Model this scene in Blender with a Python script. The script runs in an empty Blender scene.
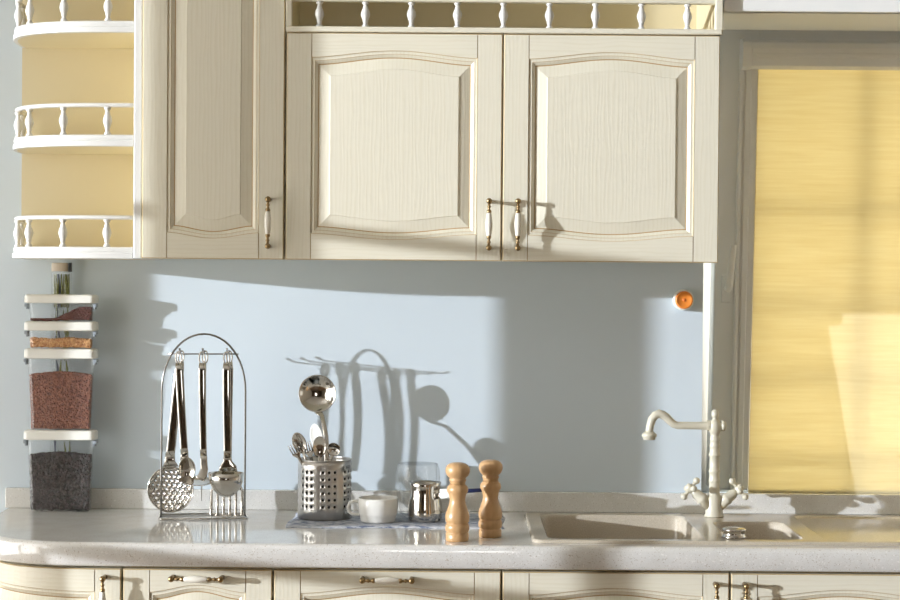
import bpy, bmesh, math, random
from mathutils import Vector, Matrix, Euler
random.seed(7)
PI = math.pi
scn = bpy.context.scene
COL = scn.collection
V = Vector

# ------------------------------------------------------------------ camera
FPX = 1914.0
CAM = V((0.0, -4.75, 1.4956))
PITCH = math.atan(29.0 / FPX)
ROLL = math.radians(0.45)
ROT = Matrix.Rotation(PI / 2 - PITCH, 3, 'X') @ Matrix.Rotation(ROLL, 3, 'Z')
cd = bpy.data.cameras.new('camera')
cd.sensor_width = 36.0
cd.lens = FPX / 900.0 * 36.0
cam = bpy.data.objects.new('camera', cd)
cam.matrix_world = Matrix.Translation(CAM) @ ROT.to_4x4()
COL.objects.link(cam)
scn.camera = cam


def P(px, py, p):
    """point of the place seen at (px, py) that stands p metres in front of the back wall"""
    d = ROT @ V(((px - 450.0) / FPX, -(py - 300.0) / FPX, -1.0))
    t = (-p - CAM.y) / d.y
    return CAM + d * t


# ------------------------------------------------------------------ materials
def new_mat(name):
    m = bpy.data.materials.new(name)
    m.use_nodes = True
    nt = m.node_tree
    b = nt.nodes.get('Principled BSDF')
    return m, nt, b


def simple(name, col, rough=0.5, metal=0.0, spec=0.5, **kw):
    m, nt, b = new_mat(name)
    b.inputs['Base Color'].default_value = (*col, 1)
    b.inputs['Roughness'].default_value = rough
    b.inputs['Metallic'].default_value = metal
    b.inputs['Specular IOR Level'].default_value = spec
    for k, v in kw.items():
        b.inputs[k.replace('_', ' ')].default_value = v
    return m


def noise_chain(nt, scale, sx=1, sy=1, sz=1, detail=4, rough=0.55, coord='Object'):
    tc = nt.nodes.new('ShaderNodeTexCoord')
    mp = nt.nodes.new('ShaderNodeMapping')
    mp.inputs['Scale'].default_value = (sx, sy, sz)
    nz = nt.nodes.new('ShaderNodeTexNoise')
    nz.inputs['Scale'].default_value = scale
    nz.inputs['Detail'].default_value = detail
    nz.inputs['Roughness'].default_value = rough
    nt.links.new(tc.outputs[coord], mp.inputs['Vector'])
    nt.links.new(mp.outputs['Vector'], nz.inputs['Vector'])
    return nz, mp


def ramp(nt, src, stops):
    r = nt.nodes.new('ShaderNodeValToRGB')
    els = r.color_ramp.elements
    while len(els) > 1:
        els.remove(els[0])
    els[0].position = stops[0][0]
    els[0].color = (*stops[0][1], 1)
    for pos, c in stops[1:]:
        e = els.new(pos)
        e.color = (*c, 1)
    nt.links.new(src, r.inputs['Fac'])
    return r


def bump(nt, b, src, strength, dist=0.002):
    bp = nt.nodes.new('ShaderNodeBump')
    bp.inputs['Strength'].default_value = strength
    bp.inputs['Distance'].default_value = dist
    nt.links.new(src, bp.inputs['Height'])
    nt.links.new(bp.outputs['Normal'], b.inputs['Normal'])
    return bp


CREAM = (0.79, 0.747, 0.605)


def paint(name, axis, grain=1.0):
    """cream paint over open-pored ash, grain running along axis"""
    m, nt, b = new_mat(name)
    sc = {'z': (1, 1, 0.045), 'x': (0.045, 1, 1)}[axis]
    nz, mp = noise_chain(nt, 170.0, *sc, detail=5, rough=0.6)
    nz2, mp2 = noise_chain(nt, 22.0, *sc, detail=3)
    wv = nt.nodes.new('ShaderNodeTexWave')
    wv.wave_type = 'BANDS'
    wv.bands_direction = 'X' if axis == 'z' else 'Z'
    wv.inputs['Scale'].default_value = 34.0
    wv.inputs['Distortion'].default_value = 7.0
    wv.inputs['Detail'].default_value = 2.5
    wv.inputs['Detail Scale'].default_value = 1.2
    mpw = nt.nodes.new('ShaderNodeMapping')
    mpw.inputs['Scale'].default_value = {'z': (1, 1, 0.16), 'x': (0.16, 1, 1)}[axis]
    tc = nt.nodes.new('ShaderNodeTexCoord')
    nt.links.new(tc.outputs['Object'], mpw.inputs['Vector'])
    nt.links.new(mpw.outputs['Vector'], wv.inputs['Vector'])
    mul = nt.nodes.new('ShaderNodeMath'); mul.operation = 'MULTIPLY'
    nt.links.new(nz.outputs['Fac'], mul.inputs[0])
    nt.links.new(wv.outputs['Fac'], mul.inputs[1])
    r = ramp(nt, mul.outputs[0], [(0.0, CREAM), (0.25, CREAM), (0.60, tuple(c * k for c, k in zip(CREAM, (0.96, 0.95, 0.92))))])
    nt.links.new(r.outputs['Color'], b.inputs['Base Color'])
    b.inputs['Roughness'].default_value = 0.42
    bump(nt, b, mul.outputs[0], 0.16 * grain, 0.0010)
    return m


M = {}
M['paint_v'] = paint('cream paint upright grain', 'z')
M['paint_h'] = paint('cream paint level grain', 'x')
M['white'] = simple('white lacquer', (0.70, 0.69, 0.65), 0.35)
M['patina'] = simple('golden patina glaze', (0.47, 0.30, 0.12), 0.5)
M['patina_soft'] = simple('soft patina glaze', (0.60, 0.46, 0.25), 0.5)
M['gap'] = simple('dark seam', (0.05, 0.035, 0.02), 0.8)
M['vanilla'] = simple('vanilla laminate', (0.71, 0.625, 0.415), 0.45)
M['bronze'] = simple('aged brass', (0.34, 0.24, 0.12), 0.32, 1.0)
M['porcelain'] = simple('ivory porcelain', (0.80, 0.76, 0.66), 0.15)
M['chrome'] = simple('polished steel', (0.60, 0.57, 0.52), 0.09, 1.0)
M['chrome_dark'] = simple('polished wire', (0.33, 0.32, 0.30), 0.12, 1.0)
M['brushed'] = simple('brushed steel', (0.58, 0.56, 0.53), 0.3, 1.0)
M['ceramic'] = simple('white ceramic', (0.80, 0.79, 0.74), 0.2)
M['pvc'] = simple('white window plastic', (0.84, 0.82, 0.77), 0.35)
M['black'] = simple('black plastic', (0.02, 0.02, 0.022), 0.4)
M['inner_shade'] = simple('painted shade inside holder', (0.035, 0.033, 0.030), 0.5)  # near-black colour standing in for shade inside the cutlery holder
M['cornice'] = simple('bright white paint', (0.88, 0.88, 0.85), 0.4)
M['navy'] = simple('navy enamel', (0.02, 0.03, 0.10), 0.3)
M['white_plastic'] = simple('white plastic', (0.82, 0.81, 0.74), 0.35)
M['grey_clip'] = simple('blue grey plastic clip', (0.30, 0.34, 0.38), 0.35)
M['orange'] = simple('orange plastic', (0.85, 0.27, 0.04), 0.35)
M['orange_deep'] = simple('deep orange plastic', (0.75, 0.20, 0.03), 0.35)
M['faucet'] = simple('ivory enamel', (0.60, 0.56, 0.44), 0.28)
M['beige_cap'] = simple('beige cap', (0.58, 0.50, 0.40), 0.5)
M['dark_core'] = simple('dark grain core', (0.02, 0.014, 0.012), 0.7)


def wood_floor():
    m, nt, b = new_mat('oak floor')
    nz, mp = noise_chain(nt, 6.0, 1, 9, 1, detail=6)
    r = ramp(nt, nz.outputs['Fac'], [(0.3, (0.16, 0.095, 0.05)), (0.7, (0.27, 0.17, 0.09))])
    nt.links.new(r.outputs['Color'], b.inputs['Base Color'])
    b.inputs['Roughness'].default_value = 0.35
    return m


def wall_mat(name, col):
    m, nt, b = new_mat(name)
    nz, mp = noise_chain(nt, 3.0, detail=3)
    r = ramp(nt, nz.outputs['Fac'], [(0.3, tuple(c * 0.985 for c in col)), (0.7, col)])
    nt.links.new(r.outputs['Color'], b.inputs['Base Color'])
    b.inputs['Roughness'].default_value = 0.55
    nz2, _ = noise_chain(nt, 260.0, detail=2)
    bump(nt, b, nz2.outputs['Fac'], 0.03, 0.001)
    return m


M['wall'] = wall_mat('pale blue painted wall', (0.635, 0.71, 0.755))
M['wall_warm'] = wall_mat('warm beige wall', (0.62, 0.56, 0.47))
M['wall_mid'] = wall_mat('beige wall', (0.58, 0.53, 0.45))
M['wall_dark'] = wall_mat('brown panelled wall', (0.17, 0.115, 0.07))
M['ceiling'] = wall_mat('white ceiling', (0.84, 0.83, 0.80))
M['floor'] = wood_floor()


def stone():
    m, nt, b = new_mat('cream speckled stone')
    n1, _ = noise_chain(nt, 18.0, detail=5)
    base = ramp(nt, n1.outputs['Fac'], [(0.3, (0.69, 0.675, 0.63)), (0.7, (0.76, 0.745, 0.705))])
    n2, _ = noise_chain(nt, 330.0, detail=2, rough=0.5)
    spk = ramp(nt, n2.outputs['Fac'], [(0.0, (0, 0, 0)), (0.62, (0, 0, 0)), (0.70, (1, 1, 1))])
    n3, _ = noise_chain(nt, 210.0, detail=2, rough=0.5)
    spw = ramp(nt, n3.outputs['Fac'], [(0.0, (0, 0, 0)), (0.63, (0, 0, 0)), (0.70, (1, 1, 1))])
    mx = nt.nodes.new('ShaderNodeMix'); mx.data_type = 'RGBA'
    nt.links.new(spk.outputs['Color'], mx.inputs['Factor'])
    nt.links.new(base.outputs['Color'], mx.inputs['A'])
    mx.inputs['B'].default_value = (0.48, 0.42, 0.34, 1)
    mx2 = nt.nodes.new('ShaderNodeMix'); mx2.data_type = 'RGBA'
    nt.links.new(spw.outputs['Color'], mx2.inputs['Factor'])
    nt.links.new(mx.outputs['Result'], mx2.inputs['A'])
    mx2.inputs['B'].default_value = (0.84, 0.82, 0.78, 1)
    nt.links.new(mx2.outputs['Result'], b.inputs['Base Color'])
    b.inputs['Roughness'].default_value = 0.06
    b.inputs['IOR'].default_value = 1.8
    return m


M['stone'] = stone()


def sink_mat():
    m, nt, b = new_mat('sand granite composite')
    n2, _ = noise_chain(nt, 420.0, detail=2)
    r = ramp(nt, n2.outputs['Fac'], [(0.3, (0.45, 0.39, 0.30)), (0.7, (0.57, 0.51, 0.41))])
    nt.links.new(r.outputs['Color'], b.inputs['Base Color'])
    b.inputs['Roughness'].default_value = 0.12
    b.inputs['IOR'].default_value = 1.55
    return m


M['sink'] = sink_mat()


def mill_wood():
    m, nt, b = new_mat('lacquered beech')
    nz, mp = noise_chain(nt, 60.0, 1, 1, 0.06, detail=4)
    r = ramp(nt, nz.outputs['Fac'], [(0.3, (0.48, 0.28, 0.125)), (0.7, (0.60, 0.38, 0.19))])
    nt.links.new(r.outputs['Color'], b.inputs['Base Color'])
    b.inputs['Roughness'].default_value = 0.3
    return m


M['mill'] = mill_wood()


def towel_mat():
    m, nt, b = new_mat('blue and white printed cotton')
    nz, mp = noise_chain(nt, 55.0, 1, 1.6, 1, detail=3)
    r = ramp(nt, nz.outputs['Fac'], [(0.40, (0.58, 0.59, 0.62)), (0.52, (0.42, 0.45, 0.51)), (0.62, (0.15, 0.18, 0.27))])
    nt.links.new(r.outputs['Color'], b.inputs['Base Color'])
    b.inputs['Roughness'].default_value = 0.9
    nz2, _ = noise_chain(nt, 700.0, detail=1)
    bump(nt, b, nz2.outputs['Fac'], 0.3, 0.001)
    return m


M['towel'] = towel_mat()


def blind_mat():
    m = bpy.data.materials.new('yellow woven blind fabric')
    m.use_nodes = True
    nt = m.node_tree
    nt.nodes.remove(nt.nodes['Principled BSDF'])
    out = nt.nodes['Material Output']
    nz, mp = noise_chain(nt, 130.0, 0.05, 1, 1.0, detail=3, rough=0.6)
    r = ramp(nt, nz.outputs['Fac'], [(0.3, (0.69, 0.59, 0.35)), (0.7, (0.75, 0.665, 0.43))])
    tr = nt.nodes.new('ShaderNodeBsdfTranslucent')
    df = nt.nodes.new('ShaderNodeBsdfDiffuse')
    r2 = ramp(nt, nz.outputs['Fac'], [(0.3, (0.82, 0.76, 0.56)), (0.7, (0.88, 0.83, 0.66))])
    nt.links.new(r.outputs['Color'], tr.inputs['Color'])
    nt.links.new(r2.outputs['Color'], df.inputs['Color'])
    mx = nt.nodes.new('ShaderNodeMixShader')
    mx.inputs[0].default_value = 0.42
    nt.links.new(tr.outputs[0], mx.inputs[1])
    nt.links.new(df.outputs[0], mx.inputs[2])
    nt.links.new(mx.outputs[0], out.inputs['Surface'])
    return m


M['blind'] = blind_mat()


def clear_mat(name, tint=(1, 1, 1), gl=1.0, rough=0.02, ior=1.45, haze=0.0):
    """thin clear wall: straight-through with a Fresnel reflection"""
    m = bpy.data.materials.new(name)
    m.use_nodes = True
    nt = m.node_tree
    nt.nodes.remove(nt.nodes['Principled BSDF'])
    out = nt.nodes['Material Output']
    t = nt.nodes.new('ShaderNodeBsdfTransparent')
    t.inputs['Color'].default_value = (*tint, 1)
    g = nt.nodes.new('ShaderNodeBsdfGlossy')
    g.inputs['Roughness'].default_value = rough
    lw = nt.nodes.new('ShaderNodeLayerWeight')
    lw.inputs['Blend'].default_value = 0.5
    pw = nt.nodes.new('ShaderNodeMath'); pw.operation = 'POWER'
    pw.inputs[1].default_value = 4.0
    nt.links.new(lw.outputs['Facing'], pw.inputs[0])
    ml = nt.nodes.new('ShaderNodeMath'); ml.operation = 'MULTIPLY_ADD'
    ml.inputs[1].default_value = 0.75 * gl
    ml.inputs[2].default_value = 0.045 * gl
    nt.links.new(pw.outputs[0], ml.inputs[0])
    mx = nt.nodes.new('ShaderNodeMixShader')
    nt.links.new(ml.outputs[0], mx.inputs[0])
    nt.links.new(t.outputs[0], mx.inputs[1])
    nt.links.new(g.outputs[0], mx.inputs[2])
    last = mx
    if haze:
        d = nt.nodes.new('ShaderNodeBsdfDiffuse')
        d.inputs['Color'].default_value = (0.85, 0.86, 0.86, 1)
        last = nt.nodes.new('ShaderNodeMixShader')
        last.inputs[0].default_value = haze
        nt.links.new(mx.outputs[0], last.inputs[1])
        nt.links.new(d.outputs[0], last.inputs[2])
    nt.links.new(last.outputs[0], out.inputs['Surface'])
    return m


M['clear'] = clear_mat('clear plastic', (0.97, 0.975, 0.975), 1.3, haze=0.035)
M['glass'] = clear_mat('clear glass', (0.985, 0.99, 0.99), 1.0, 0.01, 1.5, haze=0.04)
M['pane'] = clear_mat('window glass', (0.97, 0.98, 0.98), 0.8, 0.01)


def grain_mat(name, c0, c1, rough=0.45):
    m, nt, b = new_mat(name)
    nz, mp = noise_chain(nt, 190.0, detail=1)
    r = ramp(nt, nz.outputs['Fac'], [(0.35, c0), (0.65, c1)])
    nt.links.new(r.outputs['Color'], b.inputs['Base Color'])
    b.inputs['Roughness'].default_value = rough
    return m


M['bean_black'] = grain_mat('black beans', (0.012, 0.008, 0.007), (0.085, 0.055, 0.050), 0.3)
M['rice_red'] = grain_mat('red brown rice', (0.17, 0.055, 0.035), (0.46, 0.20, 0.125))
M['lentil'] = grain_mat('orange split grain', (0.55, 0.22, 0.06), (0.90, 0.55, 0.24))
M['berry'] = grain_mat('dark red dried berries', (0.10, 0.02, 0.012), (0.20, 0.05, 0.03))
M['herb'] = grain_mat('dried green herb', (0.14, 0.16, 0.03), (0.32, 0.34, 0.08), 0.7)
M['herb_blue'] = simple('blue grey wrapper', (0.10, 0.13, 0.22), 0.5)


# ------------------------------------------------------------------ mesh builder
class MB:
    def __init__(self):
        self.v = []; self.f = []; self.m = []; self.s = []
        self.mats = []

    def mi(self, mat):
        if mat not in self.mats:
            self.mats.append(mat)
        return self.mats.index(mat)

    def add(self, verts, faces, mat, smooth=False, xf=None):
        o = len(self.v)
        i = self.mi(mat)
        for p in verts:
            p = V(p)
            self.v.append(xf @ p if xf is not None else p)
        for f in faces:
            self.f.append([o + k for k in f]); self.m.append(i); self.s.append(smooth)
        return self

    def box(self, a, b, mat, xf=None):
        x0, x1 = sorted((a[0], b[0])); y0, y1 = sorted((a[1], b[1])); z0, z1 = sorted((a[2], b[2]))
        vs = [(x0, y0, z0), (x1, y0, z0), (x1, y1, z0), (x0, y1, z0), (x0, y0, z1), (x1, y0, z1), (x1, y1, z1), (x0, y1, z1)]
        fs = [(0, 3, 2, 1), (4, 5, 6, 7), (0, 1, 5, 4), (1, 2, 6, 5), (2, 3, 7, 6), (3, 0, 4, 7)]
        return self.add(vs, fs, mat, False, xf)

    def lathe(self, prof, mat, loc=(0, 0, 0), n=28, xf=None, cap0=True, cap1=True, smooth=True):
        """prof: (radius, height) pairs bottom to top"""
        vs = []; fs = []
        for r, z in prof:
            for k in range(n):
                a = 2 * PI * k / n
                vs.append((loc[0] + r * math.cos(a), loc[1] + r * math.sin(a), loc[2] + z))
        L = len(prof)
        for j in range(L - 1):
            for k in range(n):
                k2 = (k + 1) % n
                fs.append((j * n + k, j * n + k2, (j + 1) * n + k2, (j + 1) * n + k))
        self.add(vs, fs, mat, smooth, xf)
        if cap0 and prof[0][0] > 1e-6:
            self.add(vs[:n], [tuple(reversed(range(n)))], mat, False, xf)
        if cap1 and prof[-1][0] > 1e-6:
            self.add(vs[-n:], [tuple(range(n))], mat, False, xf)
        return self

    def sweep(self, pts, sec, mat, n=12, side=None, closed=False, caps=True, smooth=True):
        """sec: radius, or list of radius / (half_side, half_up)"""
        pts = [V(p) for p in pts]
        N = len(pts)
        if not isinstance(sec, (list, tuple)):
            sec = [sec] * N
        elif isinstance(sec, tuple):
            sec = [sec] * N
        vs = []; fs = []
        prev = None
        for i, p in enumerate(pts):
            if closed:
                t = (pts[(i + 1) % N] - pts[i - 1]).normalized()
            else:
                t = (pts[min(i + 1, N - 1)] - pts[max(i - 1, 0)]).normalized()
            if side is not None:
                s = V(side)
                s = (s - t * s.dot(t)).normalized()
            else:
                if prev is None:
                    a = V((0, 0, 1)) if abs(t.z) < 0.9 else V((1, 0, 0))
                    s = t.cross(a).normalized()
                else:
                    s = (prev - t * prev.dot(t)).normalized()
            prev = s
            u = t.cross(s).normalized()
            r = sec[i]
            rs, ru = r if isinstance(r, (tuple, list)) else (r, r)
            for k in range(n):
                a = 2 * PI * k / n
                vs.append(p + s * (rs * math.cos(a)) + u * (ru * math.sin(a)))
        M_ = N if closed else N - 1
        for i in range(M_):
            i2 = (i + 1) % N
            for k in range(n):
                k2 = (k + 1) % n
                fs.append((i * n + k, i * n + k2, i2 * n + k2, i2 * n + k))
        self.add(vs, fs, mat, smooth)
        if caps and not closed:
            self.add(vs[:n], [tuple(reversed(range(n)))], mat, False)
            self.add(vs[-n:], [tuple(range(n))], mat, False)
        return self

    def ball(self, c, r, mat, n=16, scale=(1, 1, 1), xf=None):
        vs = []; fs = []
        rings = n // 2
        for j in range(rings + 1):
            ph = PI * j / rings - PI / 2
            for k in range(n):
                a = 2 * PI * k / n
                vs.append((c[0] + scale[0] * r * math.cos(ph) * math.cos(a), c[1] + scale[1] * r * math.cos(ph) * math.sin(a), c[2] + scale[2] * r * math.sin(ph)))
        for j in range(rings):
            for k in range(n):
                k2 = (k + 1) % n
                fs.append((j * n + k, j * n + k2, (j + 1) * n + k2, (j + 1) * n + k))
        return self.add(vs, fs, mat, True, xf)

    def bowl(self, c, X, Y, N, a, b, depth, mat, th=0.0012, rings=10, n=32, hemi=False):
        """dish with its rim in the X,Y plane, hollow side towards N"""
        c, X, Y, N = V(c), V(X).normalized(), V(Y).normalized(), V(N).normalized()
        def surf(off):
            out = []
            for j in range(rings + 1):
                r = j / rings
                d = math.sqrt(max(0, 1 - r * r)) if hemi else (1 - r ** 2.2)
                for k in range(n):
                    t = 2 * PI * k / n
                    out.append(c + X * (a - off * (1 if r > 0.5 else 0)) * r * math.cos(t) + Y * (b - off * (1 if r > 0.5 else 0)) * r * math.sin(t) - N * (depth - off) * d)
            return out
        o = surf(0.0); i = surf(th)
        fs = []
        for j in range(rings):
            for k in range(n):
                k2 = (k + 1) % n
                fs.append((j * n + k, (j + 1) * n + k, (j + 1) * n + k2, j * n + k2))
        self.add(o, fs, mat, True)
        self.add(i, [tuple(reversed(f)) for f in fs], mat, True)
        rim = o[-n:] + i[-n:]
        self.add(rim, [(k, n + k, n + (k + 1) % n, (k + 1) % n) for k in range(n)], mat, True)
        return self

    def loops(self, rings, mat, cap0=True, cap1=True, smooth=False, closed=True):
        n = len(rings[0])
        vs = [p for r in rings for p in r]
        fs = []
        for j in range(len(rings) - 1):
            for k in range(n if closed else n - 1):
                k2 = (k + 1) % n
                fs.append((j * n + k, j * n + k2, (j + 1) * n + k2, (j + 1) * n + k))
        self.add(vs, fs, mat, smooth)
        if cap0:
            self.add(rings[0], [tuple(reversed(range(n)))], mat)
        if cap1:
            self.add(rings[-1], [tuple(range(n))], mat)
        return self

    def mesh(self, name):
        me = bpy.data.meshes.new(name)
        me.from_pydata([tuple(p) for p in self.v], [], self.f)
        for m in self.mats:
            me.materials.append(m)
        for i, poly in enumerate(me.polygons):
            poly.material_index = self.m[i]
            poly.use_smooth = self.s[i]
        bm = bmesh.new(); bm.from_mesh(me)
        bmesh.ops.remove_doubles(bm, verts=bm.verts, dist=1e-6)
        bmesh.ops.recalc_face_normals(bm, faces=bm.faces)
        bm.to_mesh(me); bm.free()
        return me

    def obj(self, name, parent=None, bevel=0.0, seg=2):
        me = self.mesh(name)
        o = bpy.data.objects.new(name, me)
        COL.objects.link(o)
        if parent is not None:
            w = world_loc(parent)
            me.transform(Matrix.Translation(-w))
            o.parent = parent
        if bevel:
            b = o.modifiers.new('bevel', 'BEVEL')
            b.width = bevel; b.segments = seg; b.limit_method = 'ANGLE'
        return o


def world_loc(o):
    w = V((0, 0, 0))
    while o is not None:
        w = w + o.location
        o = o.parent
    return w


def thing(name, loc, label, cat, group=None):
    o = bpy.data.objects.new(name, None)
    o.empty_display_size = 0.05
    COL.objects.link(o)
    o.location = loc
    return tag(o, label, cat, group)


def tag(o, label, cat, group=None, kind=None):
    o['label'] = label
    o['category'] = cat
    if group: o['group'] = group
    if kind: o['kind'] = kind
    return o


def struct(o, label=None, cat=None):
    o['kind'] = 'structure'
    if label: o['label'] = label
    if cat: o['category'] = cat
    return o


def copy_part(src, parent, loc=None, rot=None):
    c = src.copy()
    COL.objects.link(c)
    c.parent = parent
    if loc is not None: c.location = loc
    if rot is not None: c.rotation_euler = rot
    return c


# ------------------------------------------------------------------ room
XL, XR, YR, ZC = -2.6, 2.1, -6.4, 2.72
WX = 0.628            # left edge of the window opening
WZ0, WZ1 = 0.922, 2.16
b = MB()
b.box((XL - 0.2, 0, 0), (WX, 0.33, ZC), M['wall'])
b.box((WX, 0, 0), (XR + 0.2, 0.33, WZ0), M['wall'])
b.box((WX, 0, WZ1), (XR + 0.2, 0.33, ZC), M['wall'])
b.box((1.72, 0, WZ0), (XR + 0.2, 0.33, WZ1), M['wall'])
struct(b.obj('wall_back'), 'pale blue painted wall behind the kitchen worktop', 'wall')
b = MB(); b.box((XL - 0.2, YR - 0.2, -0.1), (XR + 0.2, 0.26, 0), M['floor'])
struct(b.obj('floor'), 'brown wooden floor of the kitchen', 'floor')
b = MB(); b.box((XL - 0.2, YR - 0.2, ZC), (XR + 0.2, 0.26, ZC + 0.1), M['ceiling'])
struct(b.obj('ceiling'), 'white ceiling of the kitchen', 'ceiling')
b = MB(); b.box((XR, YR, 0), (XR + 0.2, 0, ZC), M['wall_mid'])
struct(b.obj('wall_right'), 'beige wall at the right of the kitchen', 'wall')
# left wall with the balcony window the sun comes through
D0, D1, D2, D3, D4 = 0.10, 1.25, 1.368, 1.893, 2.40
E0, E1, EZ0, EZ1 = 2.60, 3.2, 0.9, 2.0     # second, lower opening, unseen, added for low light from front left
b = MB()
zb, zt = 0.12, 2.62
b.box((XL - 0.2, -D0, 0), (XL, 0, ZC), M['wall_warm'])
b.box((XL - 0.2, YR, 0), (XL, -E1, ZC), M['wall_warm'])
b.box((XL - 0.2, -E0, 0), (XL, -D4, ZC), M['wall_warm'])
b.box((XL - 0.2, -E1, 0), (XL, -E0, EZ0), M['wall_warm'])
b.box((XL - 0.2, -E1, EZ1), (XL, -E0, ZC), M['wall_warm'])
b.box((XL - 0.2, -D4, 0), (XL, -D0, zb), M['wall_warm'])
b.box((XL - 0.2, -D4, zt), (XL, -D0, ZC), M['wall_warm'])
b.box((XL - 0.2, -D1 - 0.02, 2.37), (XL, -0.79, ZC), M['wall_warm'])
b.box((XL - 0.2, -0.80, 1.62), (XL, -D0, ZC), M['wall_warm'])
struct(b.obj('wall_left'), 'warm beige wall at the left of the kitchen', 'wall')
b = MB()
b.box((XL - 0.16, -D2, zb), (XL - 0.04, -D1, zt), M['pvc'])
b.box((XL - 0.12, -D3 - 0.03, zb), (XL - 0.06, -D3, 1.845), M['pvc'])
for zz in (1.09, 1.845):
    b.box((XL - 0.115, -D4, zz - 0.016), (XL - 0.075, -D0, zz + 0.016), M['pvc'])
struct(b.obj('window_2'), 'white barred window in the left wall', 'window')
# unseen sheer curtain, added to diffuse sun at the balcony window's near end
def sheer_mat():
    m = bpy.data.materials.new('sheer white curtain cloth')
    m.use_nodes = True
    nt = m.node_tree
    nt.nodes.remove(nt.nodes['Principled BSDF'])
    t = nt.nodes.new('ShaderNodeBsdfTranslucent')
    t.inputs['Color'].default_value = (0.86, 0.87, 0.87, 1)
    nt.links.new(t.outputs[0], nt.nodes['Material Output'].inputs['Surface'])
    return m


M['sheer'] = sheer_mat()
b = MB()
nf = 90
vs = []
for k in range(nf + 1):
    p = 0.06 + (0.801 - 0.06) * k / nf
    x = XL + 0.03 - 0.016 * (0.5 + 0.5 * math.cos(k * 2 * PI / 9))
    vs += [(x + 0.012, -p, 0.03), (x + 0.012, -p, 2.66)]
b.add(vs, [(2 * k, 2 * k + 2, 2 * k + 3, 2 * k + 1) for k in range(nf)], M['sheer'], True)
tag(b.obj('added_curtain'), 'unseen sheer white curtain added to diffuse the sun at the left window', 'curtain')

# rear wall with a small unseen window, kept for highlights on the chrome
b = MB()
ox0, ox1, oz0, oz1 = -0.35, 0.35, 1.1, 2.1
b.box((XL - 0.2, YR - 0.2, 0), (ox0, YR, ZC), M['wall_dark'])
b.box((ox1, YR - 0.2, 0), (XR + 0.2, YR, ZC), M['wall_dark'])
b.box((ox0, YR - 0.2, 0), (ox1, YR, oz0), M['wall_dark'])
b.box((ox0, YR - 0.2, oz1), (ox1, YR, ZC), M['wall_dark'])
struct(b.obj('wall_rear'), 'brown wall with a window behind the viewer', 'wall')
b = MB()
for x in (-0.03,):
    b.box((x, YR - 0.13, oz0), (x + 0.06, YR - 0.07, oz1), M['pvc'])
struct(b.obj('window_3'), 'white window bars in the rear wall', 'window')

# white cornice board above the window
b = MB()
zc0 = P(800, 12.2, 0.33).z
b.box((0.625, -0.33, zc0), (XR, 0, zc0 + 0.02), M['cornice'])
b.box((0.625, -0.338, zc0), (XR, -0.31, zc0 + 0.034), M['cornice'])
struct(b.obj('trim_1', bevel=0.003), 'white cornice board above the window', 'trim')

# ------------------------------------------------------------------ window (tilted open at the top) and blind
LEAN = math.radians(4.8)
hz, hy = 0.935, 0.185                     # hinge line at the sash foot


def lean(p):
    """upright sash coordinates (x, y towards the room is negative, z above the hinge) into the place"""
    x, y, z = p
    c, s = math.cos(LEAN), math.sin(LEAN)
    return V((x, hy + y * c - z * s, hz + y * s + z * c))


LX = Matrix.Translation((0, hy, hz)) @ Matrix.Rotation(LEAN, 4, 'X')
SX0, SX1, SH = 0.674, 1.66, 1.21
win = bpy.data.objects.new('window_1', None); COL.objects.link(win)
win.location = (0.628, 0.2, WZ0)
struct(win, 'white plastic window tilted open behind the yellow blind', 'window')
b = MB()
b.box((WX, 0.262, WZ0), (0.69, 0.32, WZ1), M['pvc'])
b.box((1.66, 0.262, WZ0), (1.72, 0.32, WZ1), M['pvc'])
b.box((0.69, 0.262, WZ0), (1.66, 0.32, WZ0 + 0.012), M['pvc'])
b.box((0.69, 0.262, WZ1 - 0.07), (1.66, 0.32, WZ1), M['pvc'])
b.obj('frame', win, bevel=0.004)
b = MB()
sw = 0.101
for (x0, x1, z0, z1) in ((SX0, SX0 + sw, 0, SH), (SX1 - sw, SX1, 0, SH), (SX0 + sw, SX1 - sw, -0.008, 0.003), (SX0 + sw, SX1 - sw, SH - 0.09, SH)):
    b.box((x0, 0, z0), (x1, 0.075, z1), M['pvc'], LX)
b.obj('sash', win, bevel=0.005)
b = MB()
for k, (dx, w, dy) in enumerate(((0.052, 0.010, 0.010), (0.068, 0.016, 0.006))):
    b.box((SX0 + dx, -dy, 0.0), (SX0 + dx + w, 0.002, SH - 0.07), M['pvc'], LX)
b.obj('glazing_bead', win, bevel=0.003)
b = MB()
b.box((SX0 + sw - 0.01, 0.060, 0.002), (SX1 - sw + 0.01, 0.064, SH - 0.08), M['pane'], LX)
b.obj('glass', win)
b = MB()
mx = P(861, 300, -0.15).x
b.box((mx - 0.009, 0.026, 0.004), (mx + 0.009, 0.038, SH - 0.09), M['pvc'], LX)
for py in (207.5, 304.5, 377.5, 461):
    z = P(800, py, -0.15).z - hz
    b.box((SX0 + sw, 0.026, z - 0.0065), (SX1 - sw, 0.038, z + 0.0065), M['pvc'], LX)
b.obj('glazing_bars', win)
# handle
b = MB()
ph = P(730, 288, -0.08); hx = ph.x; hzz = ph.z - hz
b.box((hx - 0.014, -0.008, hzz - 0.035), (hx + 0.014, 0.001, hzz + 0.035), M['pvc'], LX)
b.sweep([lean((hx, -0.005, hzz)), lean((hx, -0.035, hzz + 0.002)), lean((hx + 0.001, -0.044, hzz + 0.015)), lean((hx + 0.004, -0.045, hzz + 0.06)), lean((hx + 0.009, -0.043, hzz + 0.115))],
        [(0.008, 0.008), (0.009, 0.008), (0.010, 0.007), (0.009, 0.006), (0.008, 0.005)], M['pvc'], n=12, side=(1, 0, 0))
b.obj('handle', win, bevel=0.002)

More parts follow.
